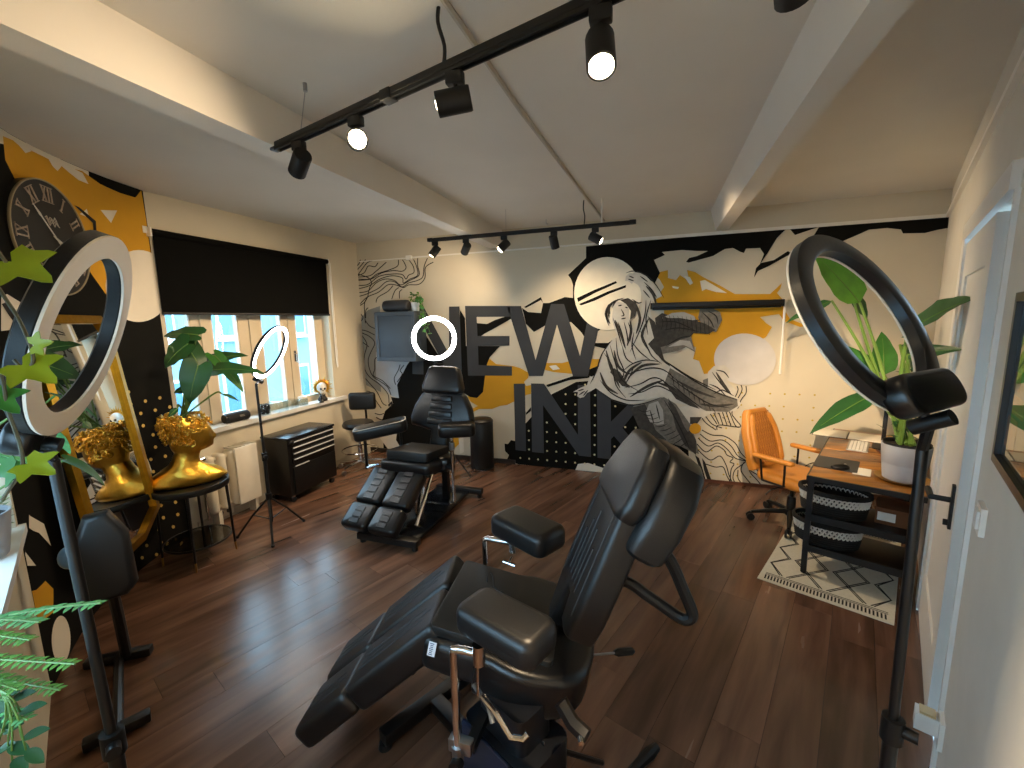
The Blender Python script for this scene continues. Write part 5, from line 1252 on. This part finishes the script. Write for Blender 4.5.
# bushy fine foliage between the stalks
fz = MB(); q = random.Random(8)
for k in range(90):
    c = r0+V((q.gauss(-.02, .035), q.gauss(.0, .035), min(.42, abs(q.gauss(.2, .12))))); d = V((q.uniform(-1, 1), q.uniform(-1, 1), q.uniform(-.2, 1)))
    vs, fs = leafmesh(.05, .022, .2, .15, 'oval', 3); fz.add(vs, fs, frame_from(c, d, (0, 0, 1)))
o = part(sz, 'small_foliage', fz, M_leafd); o['kind'] = 'stuff'

# rug
RO = V((.63, 2.76, 0)); RGb = V((.917, -.40, 0)); RGa = V((.42, .907, 0))
rg = wthing('rug', 'ivory rug with black zigzag diamonds and fringe under the desk', 'rug', RO)
Mg = Matrix(((RGb.x, RGa.x, 0, RO.x), (RGb.y, RGa.y, 0, RO.y), (0, 0, 1, 0), (0, 0, 0, 1)))
RW_, RL_ = .63, 1.16
part(rg, 'rug_pile', MB().box((RW_/2, RL_/2, .0022), (RW_, RL_, .0042), Mg, .001, 1), M_rug)
def zig(x0, x1, y0, k, amp): return [(x0+(x1-x0)*i/k, y0+(amp if i % 2 else 0)) for i in range(k+1)]
def strip(lines, w, z=.0043):
    mb = MB()
    for ln in lines:
        for (a, b) in zip(ln, ln[1:]):
            d = V((b[0]-a[0], b[1]-a[1], 0)); L = d.length; mb.box((0, 0, 0), (L+w, w, .0008), Mg @ T((a[0]+b[0])/2, (a[1]+b[1])/2, z) @ RZ(math.atan2(d.y, d.x)))
    return mb
lines = []
for c in range(3):
    xc = .12+c*.20
    for s in (-1, 1):
        for o_ in (0, .022):
            ln = [(max(.02, min(RW_-.02, xc+s*(.095 if i % 2 else .012)+ (o_ if s > 0 else -o_)*.6)), .12+i*.125) for i in range(8)]
            lines.append(ln)
part(rg, 'zigzag_pattern', strip(lines, .007), M_rugink, smooth=0)
part(rg, 'border_lines', strip([[(.03, .085), (RW_-.03, .085)], [(.03, .10), (RW_-.03, .10)], [(.03, RL_-.085), (RW_-.03, RL_-.085)]], .006), M_rugink, smooth=0)
part(rg, 'fringe_marks', strip([[(.035+i*.0165, .03), (.032+i*.0165, .072)] for i in range(35)]+[[(.035+i*.0165, RL_-.03), (.032+i*.0165, RL_-.072)] for i in range(35)], .008), M_rugink, smooth=0)['kind'] = 'stuff'

# office chair
OC = V((1.02, 3.62, .0048)); of = math.radians(-44)       # faces the desk
oc = thing('office_chair', 'tan quilted leather office chair at the desk', 'office chair', OC, of)
BASE[oc.name] = V((0, 0, 0))
def op(n, mb, m, parent=None, smooth=35): return part(oc, n, mb, m, parent, smooth)
st_ = op('seat', MB().prism(rounded(.42, .42, .09, 6), .335, .42, T(.02, 0, 0) , .035, 4), M_tan)
bo = [(0, -.19), (.03, -.20), (.30, -.185), (.44, -.13), (.47, -.10), (.47, .10), (.44, .13), (.30, .185), (.03, .20), (0, .19)]
Mbk = frame_from((-.19, 0, .40), (-.30, 0, 1), (1, 0, .3))
bk = op('backrest', MB().prism(bo, -.055, .02, Mbk, .024, 4), M_tan)
q_ = MB()
for i in range(-4, 5):
    for s in (-1, 1):
        pts = [(.04+.05*j, i*.03+s*(.010 if j % 2 else -.010), .0215) for j in range(9)]
        pts = [p for p in pts if abs(p[1]) < .125-.0*p[0]]
        if len(pts) > 2: q_.tube([Mbk @ V(p) for p in pts], .003, 5)
op('quilting', q_, mat('tan_seam', '8F5718', .6), bk)
for s in (-1, 1):
    op('side_bolster', MB().tube(smoothline([Mbk @ V(p) for p in ((.03, s*.15, .02), (.15, s*.152, .026), (.30, s*.14, .026), (.43, s*.095, .018))], 4), [.008]+[.022]*11+[.008], 8), M_tan, bk)
    ar = op('armrest_frame', MB().tube([(-.10, s*.225, .36), (-.11, s*.245, .535)], .008, 6).tube([(.06, s*.225, .36), (.07, s*.245, .535)], .008, 6).tube([(-.10, s*.19, .36), (-.10, s*.225, .36), (.06, s*.225, .36), (.06, s*.19, .36)], .008, 6), M_blackmetal)
    op('armrest', MB().box((-.02, s*.245, .548), (.30, .05, .034), r=.015, seg=3), M_tan, ar)
op('mechanism', MB().box((0, 0, .315), (.20, .14, .04), r=.01), M_blackmetal)
op('tilt_lever', MB().tube([(-.02, -.06, .31), (-.04, -.20, .30), (-.06, -.235, .26)], .006, 6), M_blackplastic)
op('gas_lift', MB().cyl((0, 0, .10), (0, 0, .22), .03).cyl((0, 0, .22), (0, 0, .31), .016), M_blackmetal)
op('hub', MB().cyl((0, 0, .07), (0, 0, .115), .04), M_blackplastic)
for k in range(5):
    a = math.radians(72*k+10); d = V((math.cos(a), math.sin(a), 0)); n_ = V((-d.y, d.x, 0))
    lg = op('base_arm', MB().tube([V((0, 0, .10)), d*.15+V((0, 0, .085)), d*.27+V((0, 0, .065))], [.020, .017, .012], 8), M_blackplastic)
    for s in (-1, 1): op('castor_wheel', MB().cyl(d*.275+n_*s*.008+V((0, 0, .028)), d*.275+n_*s*.024+V((0, 0, .028)), .028, n=16), M_matblack, lg)
    op('castor_fork', MB().box(d*.272+V((0, 0, .05)), (.02, .02, .03)), M_blackplastic, lg)

# pull-down screen case with its white cord, on the back wall
ps = wthing('screen_case', 'long black pull-down screen case mounted on the mural', 'screen', (.49, 4.32, 1.70))
part(ps, 'case', MB().box((.49, 4.325, 1.713), (1.08, .07, .048), r=.008), M_matblack)
part(ps, 'bottom_bar', MB().box((.49, 4.335, 1.678), (1.07, .03, .018), r=.006), M_blackmetal)
part(ps, 'end_cap', MB().box((-.055, 4.325, 1.708), (.012, .076, .06), r=.004), M_blackplastic); part(ps, 'end_cap', MB().box((1.035, 4.325, 1.708), (.012, .076, .06), r=.004), M_blackplastic)
part(ps, 'pull_cord', MB().tube([(1.055, 4.335, 1.72), (1.058, 4.34, 1.08)], .010, 8), M_trim, label='white cord sleeve')
part(ps, 'cord_clip', MB().box((1.055, 4.345, 1.725), (.03, .04, .03), r=.005), M_trim)

# things on the far left of the back wall
wc = wthing('wall_cabinet', 'slate grey wall cabinet at the left end of the mural', 'cabinet', (-2.78, 4.25, 1.16))
part(wc, 'cabinet_body', MB().box((-2.78, 4.262, 1.445), (.53, .21, .56), r=.005), M_slate)
dr_ = part(wc, 'door', MB().box((-2.78, 4.150, 1.445), (.52, .018, .55), r=.003), M_slate)
fr_ = MB()
for (cx_, cz_, sx_, sz_) in ((-2.78, 1.70, .52, .04), (-2.78, 1.19, .52, .04), (-3.02, 1.445, .04, .47), (-2.54, 1.445, .04, .47)): fr_.box((cx_, 4.137, cz_), (sx_, .012, sz_), None, .003, 1)
part(wc, 'door_frame', fr_, mat('cabinet_slate_edge', '414B56', .5), dr_)
bo_ = wthing('bolster_cushion', 'dark grey roll cushion lying on the wall cabinet', 'cushion', (-2.80, 4.25, 1.726))
Mbo = T(-2.80, 4.23, 1.79) @ RY(PI/2)
part(bo_, 'roll', MB().lathe([(0, -.165), (.045, -.165), (.058, -.155), (.064, -.13), (.064, .13), (.058, .155), (.045, .165), (0, .165)], (0, 0, 0), 24, Mbo), mat('grey_vinyl', '33363B', .45, var=.1))
pg = wthing('plant_pot', 'small white pot on the wall cabinet', 'pot', (-2.555, 4.23, 1.726))
part(pg, 'pot_body', MB().lathe([(0, 0), (.038, 0), (.05, .095), (.046, .095), (.036, .02), (0, .018)], (-2.555, 4.23, 1.726), 24), M_white)
part(pg, 'soil', MB().lathe([(.043, .075), (0, .08)], (-2.555, 4.23, 1.726), 16), M_soil)
tp_ = wthing('trailing_plant', 'small green plant trailing from the white pot on the wall cabinet', 'plant', (-2.555, 4.23, 1.81))
q = random.Random(4)
for k in range(7):
    a = q.uniform(-.9, .6); ln = q.uniform(.12, .34); p0 = V((-2.555, 4.23, 1.808))
    pts = [p0, p0+V((.05*math.cos(a)+.02, -.05*abs(math.sin(a))-.01, .06)), p0+V((.09+.05*q.random(), -.06-.03*q.random(), .02)), p0+V((.11+.12*q.random(), -.10, -ln))]
    if k > 4: pts = [p0, p0+V((q.uniform(-.04, .06), -.02, .07)), p0+V((q.uniform(-.05, .09), -.03, .11))]
    sl = smoothline(pts, 4); part(tp_, 'stem', MB().tube(sl, .0025, 5), M_stem)
    lf = MB()
    for p in sl[1:]:
        for s in (-1, 1):
            d = V((q.uniform(-.5, 1)*s, -q.random(), q.uniform(-.6, .4))); vs, fs = leafmesh(.034, .026, .2, .2, 'oval', 3); lf.add(vs, fs, frame_from(p, d, (0, -.5, 1)))
    part(tp_, 'leaf_spray', lf, q.choice((M_leaf, mat('leaf_light', '4F8A20', .45), M_leafm)))['kind'] = 'stuff'

# stool with back
S0 = V((-3.08, 3.78, 0))
so_ = wthing('work_stool', 'black padded work stool with backrest and chrome base by the window corner', 'stool', S0)
part(so_, 'seat', MB().lathe([(0, .47), (.14, .47), (.165, .485), (.17, .51), (.155, .535), (0, .54)], S0, 32), M_leather_sheen)
Mst_ = frame_from(S0+V((-.05, .15, .72)), (.9, .35, 0), (-.3, .8, .1))
part(so_, 'backrest', MB().box((0, 0, 0), (.30, .20, .07), frame_from(S0+V((-.06, .17, .73)), (.92, .38, 0)) @ RX(PI/2), .055, 5), M_leather)
part(so_, 'back_bar', MB().tube(smoothline([S0+V((0, .08, .46)), S0+V((-.05, .20, .48)), S0+V((-.06, .22, .60)), S0+V((-.06, .205, .72))], 4), .012, 8), M_blackmetal)
part(so_, 'gas_lift', MB().cyl(S0+V((0, 0, .08)), S0+V((0, 0, .28)), .026).cyl(S0+V((0, 0, .28)), S0+V((0, 0, .47)), .014), M_chrome)
part(so_, 'foot_ring', MB().tube([S0+V((.19*math.cos(2*PI*k/28), .19*math.sin(2*PI*k/28), .22)) for k in range(28)], .008, 6, closed=True), M_chrome)
for k in range(5):
    a = math.radians(72*k-25); d = V((math.cos(a), math.sin(a), 0)); n_ = V((-d.y, d.x, 0))
    lg = part(so_, 'base_arm', MB().tube([S0+V((0, 0, .095)), S0+d*.24+V((0, 0, .065))], [.016, .010], 8), M_chrome)
    part(so_, 'castor', MB().cyl(S0+d*.245-n_*.014+V((0, 0, .024)), S0+d*.245+n_*.014+V((0, 0, .024)), .024), M_steel, lg)

# pedal bin
B0 = V((-1.78, 4.17, 0))
bn = wthing('pedal_bin', 'tall round black pedal bin right of the far chair', 'bin', B0)
part(bn, 'bin_body', MB().lathe([(0, .025), (.122, .025), (.128, .035), (.128, .50), (.124, .51), (0, .51)], B0, 36), mat('bin_black', '131313', .45, var=.1))
part(bn, 'lid', MB().lathe([(.13, .512), (.13, .535), (.11, .555), (.05, .565), (0, .567)], B0, 36), mat('bin_lid', '191919', .4))
part(bn, 'foot_ring', MB().lathe([(0, 0), (.126, 0), (.13, .006), (.13, .022), (0, .026)], B0, 36), M_matblack)
part(bn, 'pedal', MB().box(B0+V((.02, -.135, .02)), (.11, .05, .014), None, .005), M_chrome)

# ================================================================== RIGHT WALL SMALL THINGS
sw = wthing('light_switch', 'white light switch beside the door', 'switch', RW(-3.15, 1.0))
mb = MB(); slab(mb, RW, -3.19, -3.11, .985, 1.065, 0, .012); part(sw, 'switch_plate', mb, M_trim)
mb = MB(); slab(mb, RW, -3.175, -3.125, 1.0, 1.05, .012, .018); part(sw, 'rocker', mb, M_white)
pa_ = wthing('plug_adapter', 'white plug adapter in a socket low on the right wall', 'adapter', RW(-2.98, .2))
mb = MB(); slab(mb, RW, -3.04, -2.96, .17, .27, 0, .012); part(pa_, 'socket_plate', mb, M_trim)
mb = MB(); slab(mb, RW, -3.02, -2.97, .20, .26, .012, .07); part(pa_, 'adapter_body', mb, M_white)
mb = MB(); slab(mb, RW, -3.015, -2.975, .258, .268, .02, .06); part(pa_, 'adapter_top', mb, mat('beige_plastic', 'BFA77A', .5))
pf = wthing('picture_frame', 'thin black framed picture cut by the right edge', 'picture', RW(-3.7, 1.25))
def pic(s0, s1, z0, z1):
    mb = MB(); slab(mb, RW, s0, s1, z0, z1, .002, .018); part(pf, 'print', mb, mat('print_dark', '2B322E', .3, var=.5, scale=9), smooth=0)
    mb = MB()
    for a in ((s0-.02, s0, z0-.02, z1+.02), (s1, s1+.02, z0-.02, z1+.02), (s0, s1, z0-.02, z0), (s0, s1, z1, z1+.02)): slab(mb, RW, *a, .0, .03)
    part(pf, 'frame', mb, M_blackmetal, smooth=0)
    mb = MB(); slab(mb, RW, s0, s1, z0, z1, .019, .021); part(pf, 'glazing', mb, M_glass, smooth=0)
    for k, (a, b, c_, d_) in enumerate(((.02, .12, .03, .10), (.05, .16, .11, .15), (.03, .09, .16, .20))):
        mb = MB(); slab(mb, RW, s1-b, s1-a, z0+c_, z0+d_, .018, .0188); part(pf, 'printed_shape', mb, mat('print_salmon', 'C98F6E', .6), smooth=0)
pic(-3.95, -3.37, 1.265, 1.62)

# ================================================================== LEFT SILL PLANTS
def sill_pos(px, py): return on_plane(px, py, (0, 0, FZ0+.006), (0, 0, 1))
gp = FW(.34, 0, -.075); GX, GY, GZ = gp.x, gp.y, FZ0+.006
gp_ = wthing('plant_pot', 'pale grey ridged pot on the near sill at the left edge', 'pot', (GX, GY, GZ))
part(gp_, 'pot_body', MB().lathe([(0, 0), (.075, 0), (.08, .006), (.094, .09), (.093, .095), (.095, .10), (.102, .165), (.096, .165), (.085, .08), (0, .06)], (GX, GY, GZ), 36), M_pot)
part(gp_, 'soil', MB().lathe([(.094, .148), (0, .155)], (GX, GY, GZ), 20), M_soil)
sp_ = wthing('potted_plant', 'green plant with long stalks in the grey pot on the near sill', 'plant', (GX, GY, GZ+.155))
q = random.Random(21)
for k in range(11):
    p0 = V((GX+q.uniform(-.05, .05), GY+q.uniform(-.05, .05), GZ+.152)); d = V((q.uniform(-.2, .5), q.uniform(-.1, .45), 0))*.5; h_ = q.uniform(.15, .48)
    tip = p0+d+V((0, 0, h_)); stem(sp_, [p0, p0+d*.3+V((0, 0, h_*.6)), tip], .004)
    leaf(sp_, tip, tip+V((d.x*.5+q.uniform(-.05, .05), d.y*.5, -.06+q.uniform(-.05, .05))).normalized()*.15, .08, q.choice((M_leaf, M_leafd, M_leafm)), (0, 0, 1), .3, .2, 'heart')
# bushy succulents behind the lamp pole
tb_ = FW(.16, 0, -.085)
bs = wthing('bushy_plant', 'low bushy pale green plant on the near sill behind the lamp pole', 'plant', (tb_.x, tb_.y, GZ))
part(bs, 'pot', MB().lathe([(0, 0), (.04, 0), (.05, .06), (.046, .06), (0, .045)], (tb_.x, tb_.y, GZ), 24), mat('cream_pot', 'B9AE93', .6))
mb = MB()
for k in range(150):
    a = q.uniform(0, 2*PI); e_ = q.uniform(.1, 1.3); rr2 = .075*q.random()**.5
    c = V((tb_.x, tb_.y, GZ+.06))+V((rr2*math.cos(a)*math.cos(e_*.5), rr2*math.sin(a)*math.cos(e_*.5), .12*math.sin(e_)*q.random()))
    vs, fs = leafmesh(.038, .020, .1, .2, 'oval', 3); mb.add(vs, fs, frame_from(c, (math.cos(a), math.sin(a), q.uniform(-.3, 1)), (0, 0, 1)))
part(bs, 'foliage', mb, mat('leaf_sage', '7C8F5E', .6, var=.3, scale=20))['kind'] = 'stuff'

# fern by the lower left corner
FX = FW(1.15, 0, -.06)
fp = wthing('plant_pot', 'white pot of the fern, just outside the left edge on the near sill', 'pot', (FX.x, FX.y, GZ))
part(fp, 'pot_body', MB().lathe([(0, 0), (.06, 0), (.082, .12), (.077, .12), (.06, .03), (0, .025)], (FX.x, FX.y, GZ), 28), M_white)
part(fp, 'soil', MB().lathe([(.074, .10), (0, .105)], (FX.x, FX.y, GZ), 18), M_soil)
fe = wthing('fern', 'bright mint fern fronds arching in at the lower left corner', 'fern', (FX.x, FX.y, GZ+.108))
f0 = V((FX.x, FX.y, GZ+.105))
def frond(tip, lift, m, n=22, ll=.028, lw=.0145):
    tip = V(tip); pts = smoothline([f0, f0.lerp(tip, .35)+V((0, 0, lift)), f0.lerp(tip, .7)+V((0, 0, lift*.7)), tip], 8)
    stm = part(fe, 'frond_stem', MB().tube(pts, .002, 5), M_stem)
    for i in range(4, len(pts)-1):
        t = (pts[i+1]-pts[i-1]).normalized(); sd = t.cross(V((0, 0, 1))).normalized()
        for s in (-1, 1):
            sc_ = 1-.45*(i/len(pts))
            vs, fs = leafmesh(ll*sc_, lw*sc_, .15, .2, 'oval', 4)
            part(fe, 'leaflet', MB().add(vs, fs, frame_from(pts[i], sd*s+t*.28+V((0, 0, .12*s*(i % 2))), (0, 0, 1))), m, stm, 60)
frond(at(60, 690, .84), -.01, mat('leaf_fern', '5C8F3C', .5, var=.25)); frond(at(28, 720, .80), -.02, M_leafm); frond(at(101, 603, .78), .03, M_leafm); frond(at(75, 664, .80), .0, mat('leaf_fern', '5C8F3C', .5, var=.25)); frond(at(40, 622, .72), .04, M_leafm)
frond(at(30, 640, .80), .03, mat('leaf_fern', '5C8F3C', .5)); frond(at(18, 690, .80), .0, mat('leaf_fern', '5C8F3C', .5))
for (bx_, by_, tx_, ty_) in ((20, 712, 45, 702), (22, 738, 48, 727), (8, 745, 30, 752), (2, 700, 18, 690), (5, 720, -5, 700), (12, 760, 28, 768), (10, 700, 34, 690), (15, 726, 0, 718), (26, 750, 44, 762), (4, 732, 22, 722), (-4, 752, 14, 742)):
    leaf(fe, at(bx_, by_, .82), at(tx_, ty_, .82), .022, M_leafd, (0, -.3, 1), .1, .2); 
    stem(fe, [f0, at(0, 690, .80), at(bx_, by_, .82)], .0016)

# ivy hanging from the ceiling at the left edge
IV = V((-.98, .29, 2.02))
ivp = wthing('hanging_pot', 'white hanging pot of the ivy above the left edge', 'pot', IV)
part(ivp, 'pot_body', MB().lathe([(0, 0), (.06, 0), (.085, .11), (.08, .11), (.055, .02), (0, .015)], IV, 24), M_white)
part(ivp, 'soil', MB().lathe([(.076, .09), (0, .095)], IV, 16), M_soil)
for k in range(3):
    a = 2*PI*k/3; part(ivp, 'cord', MB().tube([IV+V((.083*math.cos(a), .083*math.sin(a), .108)), IV+V((0, 0, .36)), V((IV.x, IV.y, ZC))], .0016, 5), M_trim)
iv = wthing('ivy', 'bright green ivy vines hanging down at the left edge in front of the clock', 'ivy', IV+V((0, 0, .09)))
def ivyleaf(c, d, sz_, m, up):
    po = [(180, .06), (150, .34), (122, .52), (95, .42), (80, .44), (62, .66), (52, .80), (44, .66), (30, .50), (18, .62), (8, .86), (0, 1.0)]
    o = [(.22+.8*r*math.cos(math.radians(a)), .95*r*math.sin(math.radians(a))) for a, r in po]
    o = o+[(x, -y) for x, y in o[1:-1]][::-1]
    M = frame_from(c, d, up); n = len(o)
    vs = [(x*sz_, y*sz_, .16*sz_*abs(y)-.12*sz_*x*x) for x, y in o]+[(x*sz_, y*sz_, .16*sz_*abs(y)-.12*sz_*x*x-.001) for x, y in o]
    cv = [(.25*sz_, 0, -.02*sz_), (.25*sz_, 0, -.02*sz_-.001)]
    vs += cv; fs = [(2*n, i, (i+1) % n) for i in range(n)]+[(2*n+1, n+(i+1) % n, n+i) for i in range(n)]+[(i, n+i, n+(i+1) % n, (i+1) % n) for i in range(n)]
    return part(iv, 'leaf', MB().add(vs, fs, M), m, None, 60)
i0 = IV+V((0, 0, .095))
def vine(pix, dep): 
    P = [i0, i0+V((.06, .06, .04))]+[at(x, y, dep) for x, y in pix]
    return part(iv, 'vine', MB().tube(smoothline(P, 6), .0024, 6), M_vine)
vine([(-20, 150), (-14, 260), (2, 293), (18, 318), (30, 345), (33, 362), (24, 369), (14, 360)], .62)
vine([(-30, 220), (-25, 330), (0, 372), (8, 410), (20, 445), (22, 470), (10, 488), (2, 500)], .62)
vine([(-12, 180), (-6, 240), (6, 262)], .60)
for (bx_, by_, tx_, ty_, s_, m) in ((4, 258, 44, 276, .062, M_leafb), (16, 362, 46, 376, .054, M_leafb), (30, 346, 48, 342, .027, M_leafb), (22, 462, 47, 470, .042, M_leafb), (18, 466, 2, 472, .036, M_leaf), (-12, 392, 4, 402, .045, M_leaf)):
    b = at(bx_, by_, .615); e = at(tx_, ty_, .615); ivyleaf(b, e-b, s_*1.12, m, (CAMP-b).normalized()+V((.15, .1, .25)))

# ================================================================== OUTSIDE THE LEFT WINDOW
M_fac = mat('facade_cyan_cast', '7497AA', .85, var=.03)  # cyan cast of the daylight is put into the wall colour
M_roof = mat('roof_slate', '5E7391', .6, var=.1)
M_fwin = mat('facade_glass', '4A6C86', .12, var=.1)
FXc = -11.5
fb = wthing('building', 'pale rendered house across the street seen through the window', 'building', (FXc, 6, -3.2))
part(fb, 'facade', MB().box((FXc-.5, 7, -.35), (1.0, 26, 5.7)), M_fac, smooth=0)
part(fb, 'eaves', MB().box((FXc+.15, 7, 2.58), (.7, 26, .16)), mat('eaves_blue', '7F97B5', .6), smooth=0)
part(fb, 'gutter', MB().cyl((FXc+.55, -6, 2.72), (FXc+.55, 20, 2.72), .09), mat('gutter', '9FB2C6', .4))
mb = MB(); mb.add([(FXc+.5, -6, 2.68), (FXc+.5, 20, 2.68), (FXc-4, 20, 6.2), (FXc-4, -6, 6.2)], [(0, 1, 2, 3)])
part(fb, 'roof', mb, M_roof, smooth=0)
for z in (1.9, -.35):
    for k in range(11):
        y = -3.5+k*2.1
        w_ = part(fb, 'window', MB().box((FXc+.02, y, z), (.10, 1.0, 1.25)), M_trim, smooth=0)
        for s in (-1, 1): part(fb, 'pane', MB().box((FXc+.075, y+s*.235, z), (.02, .42, 1.1)), M_fwin, w_, 0)
        part(fb, 'ledge', MB().box((FXc+.12, y, z-.68), (.24, 1.15, .07)), M_trim, w_, 0)
gd = MB(); gd.box((-9, 6, -3.25), (40, 50, .1)); struct("floor_street", gd, mat('asphalt', '6C6E70', .9, var=.1))
